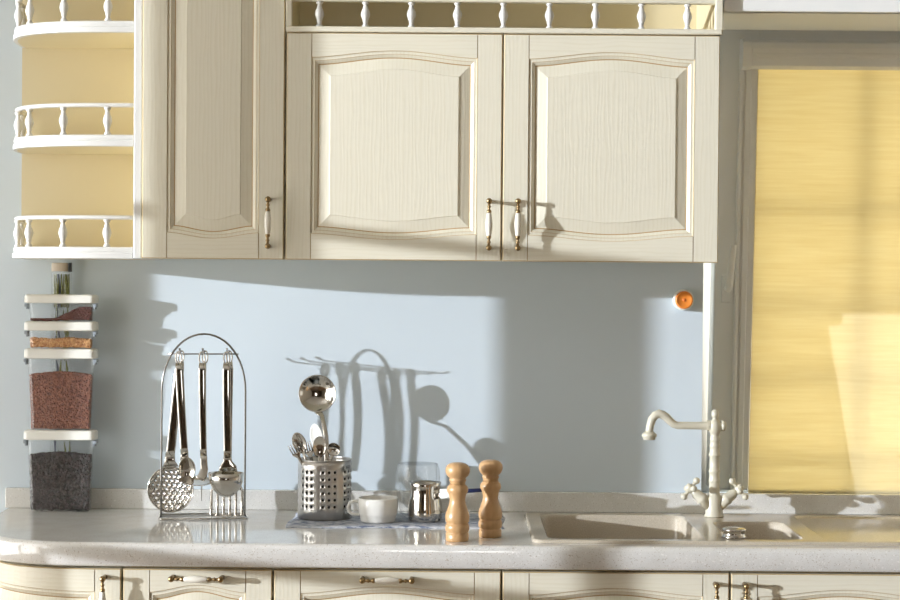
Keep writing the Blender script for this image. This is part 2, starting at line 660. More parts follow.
bl = thing('roller_blind', (1.15, 0.1, 0.95), 'yellow woven blind lowered over the window behind the sink', 'blind')
b = MB()
FX0, FX1 = SX0 + sw - 0.001, SX1 - sw + 0.001
nz_ = 40
b.box((FX0, -0.001, -0.008), (FX1, 0.0015, SH - 0.09), M['blind'], LX)
b.obj('blind_fabric', bl)
b = MB()
c0 = P(746, 52, -0.06)
zc_ = c0.z - hz
# rounded cassette section swept along x
prof = [(-0.002, -0.036), (-0.034, -0.036), (-0.050, -0.028), (-0.056, -0.010), (-0.056, 0.016), (-0.050, 0.030), (-0.036, 0.037), (-0.002, 0.037)]
ra = [lean((c0.x + 0.012, y, zc_ + z)) for y, z in prof]
rb = [lean((SX1 - 0.06, y, zc_ + z)) for y, z in prof]
b.loops([ra, rb], M['pvc'])
b.box((c0.x + 0.02, -0.060, zc_ - 0.006), (SX1 - 0.07, -0.05, zc_ + 0.004), M['pvc'], LX)
b.obj('cassette', bl, bevel=0.002)
b = MB()
ra = [lean((c0.x - 0.012, y * 1.06, zc_ + z * 1.06)) for y, z in prof]
rb = [lean((c0.x + 0.0118, y * 1.06, zc_ + z * 1.06)) for y, z in prof]
b.loops([ra, rb], M['pvc'])
b.obj('end_cap', bl, bevel=0.002)

# ------------------------------------------------------------------ doors and handles
def handle_mesh():
    b = MB()
    L = 0.0535
    for s in (-1, 1):
        b.ball((0, 0, s * L), 0.0068, M['bronze'], 14)
        b.lathe([(0.0034, 0), (0.0030, 0.006), (0.0044, 0.008), (0.0044, 0.010), (0.0030, 0.012), (0.0030, 0.016), (0.0052, 0.018), (0.0056, 0.022), (0.0046, 0.0235)],
                M['bronze'], n=14, xf=Matrix.Translation((0, 0, s * L)) @ Matrix.Rotation(0 if s < 0 else PI, 4, 'X') @ Matrix.Translation((0, 0, 0.004)))
        b.sweep([(0, 0, s * L), (0, 0.016, s * L), (0, 0.030, s * L)], [0.0045, 0.004, 0.0055], M['bronze'], n=12)
    b.lathe([(0.0046, -0.027), (0.0060, -0.022), (0.0080, -0.006), (0.0082, 0.0), (0.0080, 0.006), (0.0060, 0.022), (0.0046, 0.027)], M['porcelain'], n=16)
    return b.mesh('handle')


HANDLE = handle_mesh()
HSTAND = 0.030


def add_handle(door, loc, horizontal=False, rotz=0.0):
    o = bpy.data.objects.new('handle', HANDLE)
    COL.objects.link(o)
    o.parent = door
    o.location = V(loc) - world_loc(door)
    o.rotation_euler = (0, PI / 2 if horizontal else 0, rotz)
    o['label'] = 'brass handle with ivory porcelain grip'
    return o


def bell(s):
    return math.sin(PI * max(0.0, min(1.0, s))) ** 1.7


def make_door(parent, x0, x1, z0, z1, yf, t=0.022, sw=0.0575, tr=0.056, br=0.060, at=0.016, ab=0.013, xmap=None, name='door'):
    """frame and raised panel door; front face at y=yf, cream paint with golden glaze in its grooves"""
    w, h = x1 - x0, z1 - z0
    N = 28
    def mp(x, y, z):
        if xmap: return xmap(x, y, z0 + z)
        return V((x0 + x, yf + y, z0 + z))
    f = MB(); pn = MB()
    def opening(d):
        pts = []
        xa, xb = sw + d, w - sw - d
        bot = []; top = []
        for k in range(N + 1):
            s = k / N
            x = xa + (xb - xa) * s
            bot.append((x, br + d - ab * bell(s)))
            top.append((x, h - tr - d + at * bell(s)))
        return bot, top
    def loop(d):
        bot, top = opening(d)
        # counter-clockwise: bottom left->right, right side up, top right->left
        side = [(bot[-1][0], bot[-1][1] + (top[-1][1] - bot[-1][1]) * k / 6) for k in range(1, 6)]
        side2 = [(top[0][0], top[0][1] + (bot[0][1] - top[0][1]) * k / 6) for k in range(1, 6)]
        return bot + side + top[::-1] + side2
    # --- frame front
    e = 0.0022; g = 0.0009
    bot, top = opening(0)
    ns = 6
    def strip(xa, xb, za, zb_, y, mat):
        m_ = 5 if xmap else 1
        for k in range(m_):
            a = xa + (xb - xa) * k / m_; c = xa + (xb - xa) * (k + 1) / m_
            f.add([mp(a, y, za), mp(c, y, za), mp(c, y, zb_), mp(a, y, zb_)], [(0, 1, 2, 3)], mat)
    strip(e, sw - g, e, h - e, 0, M['paint_v'])
    strip(w - sw + g, w - e, e, h - e, 0, M['paint_v'])
    # seams between stile and rail
    for xs in (sw, w - sw):
        strip(xs - g, xs + g, e, br, 0.0012, M['patina'])
        strip(xs - g, xs + g, h - tr, h - e, 0.0012, M['patina'])
    for k in range(N):
        (xa, za), (xb, zb2) = bot[k], bot[k + 1]
        xa2 = xa + g if k == 0 else xa; xb2 = xb - g if k == N - 1 else xb
        f.add([mp(xa2, 0, e), mp(xb2, 0, e), mp(xb2, 0, zb2), mp(xa2, 0, za)], [(0, 1, 2, 3)], M['paint_h'])
        (xa, za), (xb, zb2) = top[k], top[k + 1]
        f.add([mp(xa2, 0, za), mp(xb2, 0, zb2), mp(xb2, 0, h - e), mp(xa2, 0, h - e)], [(0, 1, 2, 3)], M['paint_h'])
    # outer arris and sides
    def rect(d, y):
        m_ = 20 if xmap else 1
        out = []
        for k in range(m_): out.append(mp(d + (w - 2 * d) * k / m_, y, d))
        out.append(mp(w - d, y, d))
        out.append(mp(w - d, y, h - d))
        for k in range(1, m_): out.append(mp(w - d - (w - 2 * d) * k / m_, y, h - d))
        out.append(mp(d, y, h - d))
        return out
    f.loops([rect(e, 0), rect(0, e)], M['patina_soft'], False, False)
    f.loops([rect(0, e), rect(0, t)], M['paint_v'], False, True)
    # moulding round the opening
    steps = [(0.0, 0.0, M['patina_soft']), (0.0014, 0.0018, M['paint_v']), (0.0040, 0.0024, M['paint_v']), (0.0075, 0.0022, M['patina_soft']), (0.0085, 0.0032, M['paint_v']), (0.0120, 0.0055, M['paint_v']), (0.0150, 0.0080, M['patina']), (0.0172, 0.0088, None)]
    for (d0, y0, m0), (d1, y1, _) in zip(steps, steps[1:]):
        l0 = [mp(x, y0, z) for x, z in loop(d0)]; l1 = [mp(x, y1, z) for x, z in loop(d1)]
        f.loops([l0, l1], m0, False, False)
    door = f.obj(name, parent)
    # --- raised panel
    pst = [(0.0172, 0.0088), (0.0185, 0.0084), (0.0300, 0.0052), (0.0420, 0.0022), (0.0432, 0.0006)]
    for (d0, y0), (d1, y1) in zip(pst, pst[1:]):
        l0 = [mp(x, y0, z) for x, z in loop(d0)]; l1 = [mp(x, y1, z) for x, z in loop(d1)]
        pn.loops([l0, l1], M['paint_v'], False, False)
    bot, top = opening(0.0432)
    for k in range(N):
        pn.add([mp(bot[k][0], 0.0006, bot[k][1]), mp(bot[k + 1][0], 0.0006, bot[k + 1][1]), mp(top[k + 1][0], 0.0006, top[k + 1][1]), mp(top[k][0], 0.0006, top[k][1])], [(0, 1, 2, 3)], M['paint_v'])
    pn.obj('panel', door)
    return door


# ------------------------------------------------------------------ wall units
ZB = CAM.z + 0.0225                # underside
YF = -0.352                        # door faces
XA, XB_, XC, XD, XE = -0.7300, -0.7105, -0.3812, 0.1176, 0.6160


def baluster_mesh(h, r=0.0075):
    b = MB()
    k = h / 0.060
    pr = [(0.0080, 0), (0.0080, 0.004), (0.0052, 0.0065), (0.0046, 0.0105), (0.0066, 0.013), (0.0056, 0.015), (0.0082, 0.021), (0.0108, 0.030), (0.0090, 0.039), (0.0056, 0.0450), (0.0066, 0.047), (0.0046, 0.0495), (0.0052, 0.0535), (0.0080, 0.056), (0.0080, 0.060)]
    b.lathe([(r_ * 1.0, z * k) for r_, z in pr], M['white'], n=16)
    return b.mesh('baluster')


def place(mesh, name, parent, loc):
    o = bpy.data.objects.new(name, mesh); COL.objects.link(o)
    o.parent = parent
    o.location = V(loc) - world_loc(parent)
    return o


def super_path(cx, a, bb, n=3.3, m=48):
    """rounded outline from the wall at cx-a forward and round to the front at cx (depth bb)"""
    raw = []
    for k in range(401):
        t = PI / 2 * k / 400
        raw.append((cx - a * max(0, math.cos(t)) ** (2 / n), bb * max(0, math.sin(t)) ** (2 / n)))
    ln = [0]
    for i in range(400):
        ln.append(ln[-1] + math.dist(raw[i], raw[i + 1]))
    out = []
    j = 0
    for k in range(m + 1):
        t = ln[-1] * k / m
        while j < 399 and ln[j + 1] < t: j += 1
        s = (t - ln[j]) / max(1e-9, ln[j + 1] - ln[j])
        out.append((raw[j][0] + (raw[j + 1][0] - raw[j][0]) * s, raw[j][1] + (raw[j + 1][1] - raw[j][1]) * s))
    out[0] = (cx - a, 0.0); out[-1] = (cx, bb)
    return out


# --- open end shelf
NS = 3.0
SA, SB = 0.330, 0.340
es = thing('corner_shelf', (-0.88, -0.15, ZB), 'cream rounded open corner shelf with baluster rails, left of the cupboards', 'shelf')
TOPZ = 2.34
b = MB(); b.box((XA, -0.345, ZB), (XB_ - 0.001, 0, TOPZ), M['white'])
b.obj('side_panel', es, bevel=0.0025)
b = MB(); b.box((-1.062, -0.012, ZB + 0.02), (XA, 0, TOPZ), M['vanilla'])
b.obj('back_panel', es)
# laminate skin on the inner face of the side panel
b = MB(); b.box((XA - 0.002, -0.335, ZB + 0.02), (XA - 0.0002, -0.0125, TOPZ), M['vanilla'])
b.obj('side_lining', es)
RAILZ = 0.064
for i, zrel in enumerate((0.0215, 0.2805, 0.5425, 0.8045)):
    z0 = CAM.z + zrel
    prof = [(0.010, 0.0), (0.0012, 0.0008), (0.0, 0.002), (0.0, 0.0125), (0.0035, 0.0145), (0.0035, 0.0165), (0.002, 0.018), (0.002, 0.0245), (0.005, 0.0275), (0.010, 0.028)]
    rings = []
    for ins, dz in prof:
        pth = super_path(XA - 0.0022, SA - ins, SB - ins, NS)
        rings.append([V((x, -p, z0 + dz)) for x, p in pth] + [V((XA - 0.0022, 0, z0 + dz))])
    b = MB()
    b.loops(rings[:3], M['white'], False, False); b.loops(rings[2:], M['white'], False, False)
    b.add(rings[0], [tuple(range(len(rings[0])))], M['vanilla'])
    b.add(rings[-1], [tuple(range(len(rings[-1])))], M['vanilla'])
    b.obj('shelf_board', es)
    if i == 3: break
    pr = super_path(XA - 0.0022, SA - 0.012, SB - 0.012, NS)
    zr = z0 + 0.028 + RAILZ
    b = MB()
    b.sweep([V((x, -p, zr + 0.004)) for x, p in pr], (0.0085, 0.0052), M['white'], n=10, side=None)
    b.obj('gallery_rail', es)
BAL = baluster_mesh(RAILZ)


def path_at_x(pth, xt, lo=0):
    best = min(pth[lo:], key=lambda q: abs(q[0] - xt))
    return best


prr = super_path(XA - 0.0022, SA - 0.012, SB - 0.012, NS, 400)
spots = []
for px, dep in ((107.5, 0.325), (63.5, 0.31), (29.5, 0.25)):
    x = (px - 450.5) * (4.75 - dep) / FPX
    spots.append(path_at_x(prr, x, 100))
left = [q for q in prr if q[0] < -1.0]
for pd in (0.155, 0.065):
    spots.append(min(prr, key=lambda q: abs(q[1] - pd)))
for zrel in (0.0215, 0.2805, 0.5425):
    for x, p in spots:
        place(BAL, 'baluster', es, (x, -p, CAM.z + zrel + 0.0275))

# --- narrow tall cupboard
nc = thing('wall_cupboard', (-0.546, -0.16, ZB), 'narrow tall cream wall cupboard with one door, between corner shelf and wide cupboard', 'cupboard')
b = MB(); b.box((XB_, -0.328, ZB + 0.002), (XC - 0.0006, 0, TOPZ), M['paint_v'])
b.obj('carcass', nc)
d = make_door(nc, XB_ + 0.001, XC - 0.0022, ZB + 0.001, 2.33, YF)
add_handle(d, (XC - 0.036, YF - HSTAND, CAM.z + 0.107))

# --- wide cupboard with gallery
wc = thing('wall_cupboard', (0.117, -0.16, ZB), 'wide cream wall cupboard with two arched doors and a baluster gallery on top', 'cupboard')
ZD = CAM.z + 0.5455
b = MB(); b.box((XC + 0.0006, -0.328, ZB + 0.002), (XE, 0, ZD), M['paint_v'])
b.obj('carcass', wc)
d = make_door(wc, XC + 0.0022, XD - 0.0012, ZB + 0.001, ZD - 0.001, YF)
add_handle(d, (XD - 0.030, YF - HSTAND, CAM.z + 0.107))
d = make_door(wc, XD + 0.0018, XE - 0.001, ZB + 0.001, ZD - 0.001, YF)
add_handle(d, (XD + 0.036, YF - HSTAND, CAM.z + 0.107))
b = MB(); b.box((XC + 0.0006, -0.362, ZD), (XE + 0.003, 0, ZD + 0.0125), M['paint_h'])
b.obj('gallery_floor', wc, bevel=0.003)
zg = ZD + 0.0125
b = MB(); b.box((XC + 0.0006, -0.356, zg + 0.0585), (XE + 0.003, -0.332, zg + 0.078), M['paint_h'])
b.obj('gallery_rail', wc, bevel=0.003)
b = MB()
b.box((XC + 0.0006, -0.012, zg), (XE - 0.012, 0, TOPZ), M['vanilla'])
b.box((XC + 0.0006, -0.330, zg), (XC + 0.004, -0.0125, TOPZ), M['vanilla'])
b.obj('back_panel', wc)
b = MB(); b.box((XE - 0.0115, -0.345, zg), (XE + 0.003, 0, TOPZ), M['paint_v'])
for k in range(13):
    y = -0.325 + k * 0.024
    b.box((XE - 0.0128, y, zg + 0.001), (XE - 0.0115, y + 0.020, TOPZ), M['vanilla'])
b.obj('side_panel', wc)
for x0, x1 in ((XC + 0.0006, XC + 0.014), (XE - 0.0125, XE + 0.0035)):
    b = MB(); b.box((x0, -0.360, zg - (0.0125 if x0 > 0 else 0)), (x1, -0.334 if x0 < 0 else -0.346, zg + 0.079), M['paint_v'])
    b.obj('post', wc, bevel=0.0015)
b = MB(); b.box((XC + 0.001, -0.345, TOPZ - 0.001), (XE + 0.003, 0, TOPZ + 0.018), M['paint_h'])
b.obj('top_board', wc)
BALG = baluster_mesh(0.0585)
for k in range(9):
    px = 319.5 + 46.0 * k
    x = P(px, 14, 0.344).x
    place(BALG, 'baluster', wc, (x, -0.344, zg))

# ------------------------------------------------------------------ base units
CT = 0.9; CTH = 0.051
ZT = 0.8405; ZBASE = 0.12
YB = -0.585


def base_unit(x0, x1, label, doors):
    t = thing('base_cupboard', ((x0 + x1) / 2, -0.28, 0), label, 'cupboard')
    b = MB()
    b.box((x0 + 0.0008, -0.560, 0.10), (x0 + 0.016, -0.02, CT - CTH - 0.0005), M['paint_v'])
    b.box((x1 - 0.016, -0.560, 0.10), (x1 - 0.0008, -0.02, CT - CTH - 0.0005), M['paint_v'])
    b.box((x0 + 0.016, -0.560, 0.10), (x1 - 0.016, -0.02, 0.118), M['paint_h'])
    b.box((x0 + 0.016, -0.560, CT - CTH - 0.014), (x1 - 0.016, -0.54, CT - CTH - 0.0005), M['patina_soft'])
    b.obj('carcass', t)
    b = MB(); b.box((x0 + 0.001, -0.52, 0.0), (x1 - 0.001, -0.50, 0.0995), M['paint_h'])
    b.obj('plinth', t)
    return t


KW = dict(tr=0.0500, br=0.060, at=0.016, ab=0.013)
u = base_unit(XB_, XC, 'narrow cream base cupboard with a level handle, between round end unit and wide unit', 1)
d = make_door(u, XB_ + 0.0025, XC - 0.0022, ZBASE, ZT, YB, name='drawer_front', **KW)
add_handle(d, ((XB_ + XC) / 2, YB - HSTAND, 0.8235), True)
u = base_unit(XC, XD, 'wide cream base cupboard with one level handle, below the pepper mills', 1)
d = make_door(u, XC + 0.0022, XD - 0.0022, ZBASE, ZT, YB, name='drawer_front', **KW)
add_handle(d, ((XC + XD) / 2 , YB - HSTAND, 0.8235), True)
u = base_unit(XD, XE, 'cream base cupboard below the large sink bowl, handle at its right edge', 1)
d = make_door(u, XD + 0.0022, XE - 0.0022, ZBASE, ZT, YB, **KW)
add_handle(d, (XE - 0.033, YB - HSTAND, 0.764))
u = base_unit(XE, 1.116, 'cream base cupboard below the sink drainer, handle at its left edge', 1)
d = make_door(u, XE + 0.0022, 1.116 - 0.0022, ZBASE, ZT, YB, **KW)
add_handle(d, (XE + 0.031, YB - HSTAND, 0.764))
u = base_unit(1.116, 1.70, 'cream base cupboard at the far right end of the worktop', 1)
d = make_door(u, 1.116 + 0.0022, 1.70 - 0.0022, ZBASE, ZT, YB, **KW)
add_handle(d, (1.15, YB - HSTAND, 0.764))

# round end unit
NC = 3.3
eu = thing('base_cupboard', (-0.85, -0.25, 0), 'cream rounded end base cupboard with a curved door, below the food containers', 'cupboard')
b = MB()
rings = []
for z in (0.10, CT - CTH - 0.0005):
    rings.append([V((x, -p - 0.002, z)) for x, p in super_path(XB_ - 0.0008, 0.345, 0.548, NC)] + [V((XB_ - 0.0008, -0.002, z))])
b.loops(rings, M['paint_v'])
b.obj('carcass', eu)
b = MB()
rings = []
for z in (0.0, 0.0995):
    rings.append([V((x, -p - 0.002, z)) for x, p in super_path(XB_ - 0.001, 0.30, 0.50, NC)] + [V((XB_ - 0.001, -0.002, z))])
b.loops(rings, M['paint_h'])
b.obj('plinth', eu)
cp = super_path(XB_, 0.375, 0.585, NC, 300)[::-1]
cl = [0]
for i in range(300): cl.append(cl[-1] + math.dist(cp[i], cp[i + 1]))
DW = cl[-1] - 0.16


def on_curve(s, y):
    s = max(0.0, min(cl[-1] - 1e-6, s))
    j = 0
    lo, hi = 0, 299
    while lo < hi:
        md = (lo + hi + 1) // 2
        if cl[md] <= s: lo = md
        else: hi = md - 1
    j = lo
    t = (s - cl[j]) / max(1e-9, cl[j + 1] - cl[j])
    x = cp[j][0] + (cp[j + 1][0] - cp[j][0]) * t; p = cp[j][1] + (cp[j + 1][1] - cp[j][1]) * t
    a, c = cp[max(j - 3, 0)], cp[min(j + 4, 300)]
    tx, tp = c[0] - a[0], c[1] - a[1]
    L = math.hypot(tx, tp)
    nx, np_ = tp / L, -tx / L            # outward: left and forward
    if np_ < 0 and j < 150: nx, np_ = -nx, -np_
    return V((x - nx * y, -(p - np_ * y), 0))


def cmap(x, y, z):
    q = on_curve(0.0025 + (DW - x), y)
    return V((q.x, q.y, z))


KW['at'] = 0.006
d = make_door(eu, 0, DW, ZBASE, ZT, 0, t=0.020, xmap=cmap, **KW)
q = on_curve(0.037, -HSTAND)
add_handle(d, (q.x, q.y, 0.769))

# ------------------------------------------------------------------ worktop with sink cut-out
SKX0, SKX1, SKP0, SKP1 = 0.190, 1.43, 0.080, 0.556
WXR = XR - 0.0005
prof = [(0.004, CT - CTH), (0.0, CT - CTH + 0.004), (0.0, CT - 0.012), (0.0015, CT - 0.006), (0.005, CT - 0.002), (0.011, CT)]
rings = []
for ins, z in prof:
    rings.append([V((x, -p, z)) for x, p in super_path(XB_, 0.388 - ins, 0.607 - ins, NC, 60)] + [V((x, -(0.607 - ins), z)) for x in (-0.3, 0.1, 0.5, 0.9, 1.3, WXR)] + [V((WXR, 0, z))])
bm = bmesh.new()
def cap_with_hole(ring, hole):
    vs = [bm.verts.new(p) for p in ring]; hs = [bm.verts.new(p) for p in hole]
    es_ = [bm.edges.new((vs[i], vs[(i + 1) % len(vs)])) for i in range(len(vs))] + [bm.edges.new((hs[i], hs[(i + 1) % len(hs)])) for i in range(len(hs))]
    bmesh.ops.triangle_fill(bm, use_beauty=True, edges=es_)
def hole(z):
    i = 0.012
    return [V((SKX0 + i, -SKP1 + i, z)), V((SKX1 - i, -SKP1 + i, z)), V((SKX1 - i, -SKP0 - i, z)), V((SKX0 + i, -SKP0 - i, z))]
cap_with_hole(rings[-1], hole(CT)); cap_with_hole(rings[0], hole(CT - CTH))
b = MB()
base_v = [v.co.copy() for v in bm.verts]
bm.verts.index_update()
b.add(base_v, [[v.index for v in f.verts] for f in bm.faces], M['stone'])
bm.free()
b.loops(rings, M['stone'], False, False, smooth=True)
b.loops([hole(CT - CTH), hole(CT)], M['stone'], False, False)
wt = b.obj('worktop')
tag(wt, 'long cream speckled stone worktop over the base cupboards', 'worktop')
b = MB(); b.box((-1.098, -0.018, CT + 0.0003), (WXR, -0.0005, 0.9495), M['stone'])
o = b.obj('upstand', bevel=0.002)
tag(o, 'low cream stone upstand strip along the wall behind the worktop', 'upstand')

# ------------------------------------------------------------------ sink
def rrect(x0, x1, p0, p1, r, z, n=6):
    out = []
    for cx, cy, a0 in ((x1 - r, -p0 - r, 0), (x0 + r, -p0 - r, PI / 2), (x0 + r, -p1 + r, PI), (x1 - r, -p1 + r, 1.5 * PI)):
        for k in range(n + 1):
            a = a0 + PI / 2 * k / n
            out.append(V((cx + r * math.cos(a), cy + r * math.sin(a), z)))
    return out


ZS = CT + 0.0075
sk = thing('sink', (0.7, -0.32, CT), 'sand coloured composite sink with a large bowl, small bowl and drainer, set into worktop', 'sink')
bowl_a = (0.220, 0.568, 0.120, 0.537)
bowl_b = (0.622, 0.790, 0.225, 0.530)
drn = (0.835, 1.40, 0.11, 0.528)
bm = bmesh.new()
outer = rrect(SKX0, SKX1, SKP0, SKP1, 0.02, ZS)
hA = rrect(*bowl_a, 0.030, ZS); hB = rrect(*bowl_b, 0.035, ZS); hD = rrect(*drn, 0.03, ZS)
es_ = []
for ring in (outer, hA, hB, hD):
    vs = [bm.verts.new(p) for p in ring]
    es_ += [bm.edges.new((vs[i], vs[(i + 1) % len(vs)])) for i in range(len(vs))]
bmesh.ops.triangle_fill(bm, use_beauty=True, edges=es_)
bm.verts.index_update()
b = MB()
b.add([v.co.copy() for v in bm.verts], [[v.index for v in f.verts] for f in bm.faces], M['sink'])
bm.free()
lip = [outer, rrect(SKX0 - 0.004, SKX1 + 0.004, SKP0 - 0.004, SKP1 + 0.004, 0.024, ZS - 0.002), rrect(SKX0 - 0.005, SKX1 + 0.005, SKP0 - 0.005, SKP1 + 0.005, 0.025, CT + 0.0003)]
b.loops(lip, M['sink'], False, False, smooth=True)
b.obj('deck', sk)


def basin(bx, r, depth, name, taper):
    x0, x1, p0, p1 = bx
    rg = [rrect(x0, x1, p0, p1, r, ZS), rrect(x0 + 0.002, x1 - 0.002, p0 + 0.002, p1 - 0.002, r, ZS - 0.002), rrect(x0 + 0.004, x1 - 0.004, p0 + 0.004, p1 - 0.004, r, ZS - 0.008),
          rrect(x0 + taper, x1 - taper, p0 + taper, p1 - taper, r, ZS - depth + 0.02), rrect(x0 + taper + 0.02, x1 - taper - 0.02, p0 + taper + 0.02, p1 - taper - 0.02, r, ZS - depth)]
    b = MB(); b.loops(rg, M['sink'], False, True, smooth=True)
    return b.obj(name, sk)


basin(bowl_a, 0.030, 0.20, 'bowl', 0.008)
basin(bowl_b, 0.035, 0.13, 'bowl', 0.012)
b = MB()
x0, x1, p0, p1 = drn
rg = [rrect(x0, x1, p0, p1, 0.03, ZS), rrect(x0 + 0.006, x1 - 0.006, p0 + 0.006, p1 - 0.006, 0.03, ZS - 0.004)]
b.loops(rg, M['sink'], False, True, smooth=False)
b.obj('drainer', sk)
b = MB()
b.lathe([(0.038, 0), (0.038, 0.003), (0.030, 0.004), (0.0, 0.004)], M['chrome'], loc=(0.40, -0.33, ZS - 0.19), n=24)
b.obj('waste', sk)
# waste knob on the front deck between the bowls
k0 = P(733, 540.5, 0.505)
b = MB()
b.lathe([(0.027, 0), (0.027, 0.004), (0.0245, 0.006), (0.0245, 0.015), (0.026, 0.0165), (0.026, 0.020), (0.020, 0.0225), (0.0, 0.0228)], M['chrome'], loc=(k0.x + 0.002, -0.505, ZS + 0.0003), n=28)
b.obj('waste_knob', sk)['label'] = 'chrome round waste knob'

# ------------------------------------------------------------------ faucet
fx = P(714, 518, 0.135).x
fy = -0.135
fz = ZS + 0.0004
fa = thing('faucet', (fx, fy, fz), 'ivory vintage style kitchen faucet with swan spout and two cross handles', 'faucet')
U = 0.000522


def FP(cx, cy, dp=0.0):
    """faucet-plane point from measured offsets"""
    return V((fx + (cx - 389) * U, fy + dp, fz + (553 - cy) * U * 0.97))


b = MB()
pr = [(0.0235, 0), (0.0235, 0.003), (0.0215, 0.006), (0.0205, 0.03), (0.0195, 0.046), (0.0150, 0.054), (0.0130, 0.058), (0.0128, 0.086), (0.0140, 0.088), (0.0140, 0.092), (0.0128, 0.094), (0.0125, 0.110), (0.0142, 0.1115), (0.0142, 0.116), (0.0122, 0.118), (0.0120, 0.150), (0.0140, 0.152), (0.0140, 0.157), (0.0120, 0.159),
      (0.0116, 0.172), (0.0128, 0.1745), (0.0128, 0.178), (0.0110, 0.180), (0.0110, 0.188), (0.0122, 0.190), (0.0122, 0.197), (0.0105, 0.200), (0.0105, 0.206), (0.0128, 0.210), (0.0150, 0.216), (0.0160, 0.224), (0.0155, 0.232), (0.0120, 0.239), (0.0070, 0.243), (0.0055, 0.247), (0.0085, 0.251), (0.0092, 0.257), (0.0078, 0.264), (0.0030, 0.268), (0.0, 0.2685)]
b.lathe([(r, z * 0.965) for r, z in pr], M['faucet'], loc=(fx, fy, fz), n=28)
b.obj('column', fa)
b = MB()
za = 120
raw = [(420, za), (360, za), (345, za), (300, za), (250, za), (216, za), (198, 114), (182, 100), (166, 83), (148, 70), (130, 65), (112, 72), (99, 90), (91, 115), (87, 140), (86, 158)]
b.sweep([FP(x, y) for x, y in raw], [0.011, 0.011, 0.0100] + [0.0092] * 3 + [0.0094, 0.0098, 0.0102, 0.0104, 0.0105, 0.0103, 0.0100, 0.0096, 0.0094, 0.0098], M['faucet'], n=18, side=(0, 1, 0))
b.sweep([FP(366, za), FP(352, za)], 0.0130, M['faucet'], n=8, side=(0, 1, 0), smooth=False)
b.sweep([FP(418, za), FP(434, za), FP(440, za)], [0.0130, 0.0125, 0.006], M['faucet'], n=18, side=(0, 1, 0))
q = FP(86, 158)
b.lathe([(0.0120, -0.016), (0.0150, -0.015), (0.0150, -0.010), (0.0178, -0.008), (0.0178, -0.002), (0.0140, 0.001), (0.0110, 0.004)], M['faucet'], loc=q, n=24)
b.obj('spout', fa)
for s in (-1, 1):
    ax = V((s * 0.76, -0.10, 0.65)).normalized()
    o0 = V((fx + s * 0.010, fy, fz + 0.026))
    xf = Matrix.Translation(o0) @ ax.to_track_quat('Z', 'Y').to_matrix().to_4x4()
    b = MB()
    b.lathe([(0.0150, 0.0), (0.0142, 0.022), (0.0150, 0.024), (0.0150, 0.030), (0.0128, 0.032), (0.0120, 0.046), (0.0090, 0.050), (0.0088, 0.056)], M['faucet'], n=22, xf=xf)
    vb = b.obj('valve', fa)
    b = MB()
    b.lathe([(0.0070, 0.056), (0.0095, 0.058), (0.0100, 0.070), (0.0070, 0.076), (0.0, 0.077)], M['faucet'], n=20, xf=xf)
    for k in range(4):
        a = PI / 2 * k + 0.12
        dv = V((math.cos(a), math.sin(a), 0))
        pts = [V((0, 0, 0.064)) + dv * r for r in (0.004, 0.012, 0.018, 0.0215)]
        b.sweep([xf @ p for p in pts], [0.0052, 0.0042, 0.0050, 0.0060], M['faucet'], n=12)
        b.ball(V((0, 0, 0.064)) + dv * 0.0250, 0.0082, M['faucet'], 14, xf=xf)
    b.obj('cross_handle', vb)

# ------------------------------------------------------------------ food containers
ICO = None
bm = bmesh.new(); bmesh.ops.create_icosphere(bm, subdivisions=1, radius=1.0)
bm.verts.index_update()
ICO = ([v.co.copy() for v in bm.verts], [[v.index for v in f.verts] for f in bm.faces])
bm.free()


def grain(b, c, s, mat):
    R = Euler((random.uniform(0, 6), random.uniform(0, 6), random.uniform(0, 6))).to_matrix()
    b.add([V(c) + R @ V((v.x * s[0], v.y * s[1], v.z * s[2])) for v in ICO[0]], ICO[1], mat, True)


CF, CB = 0.083, 0.042              # container front and back, metres from the wall
CZS = (1914.0 / (4.75 - CF))


def cz_at(py):
    return P(60, py, CF).z


cx0 = P(59.2, 400, CF).x


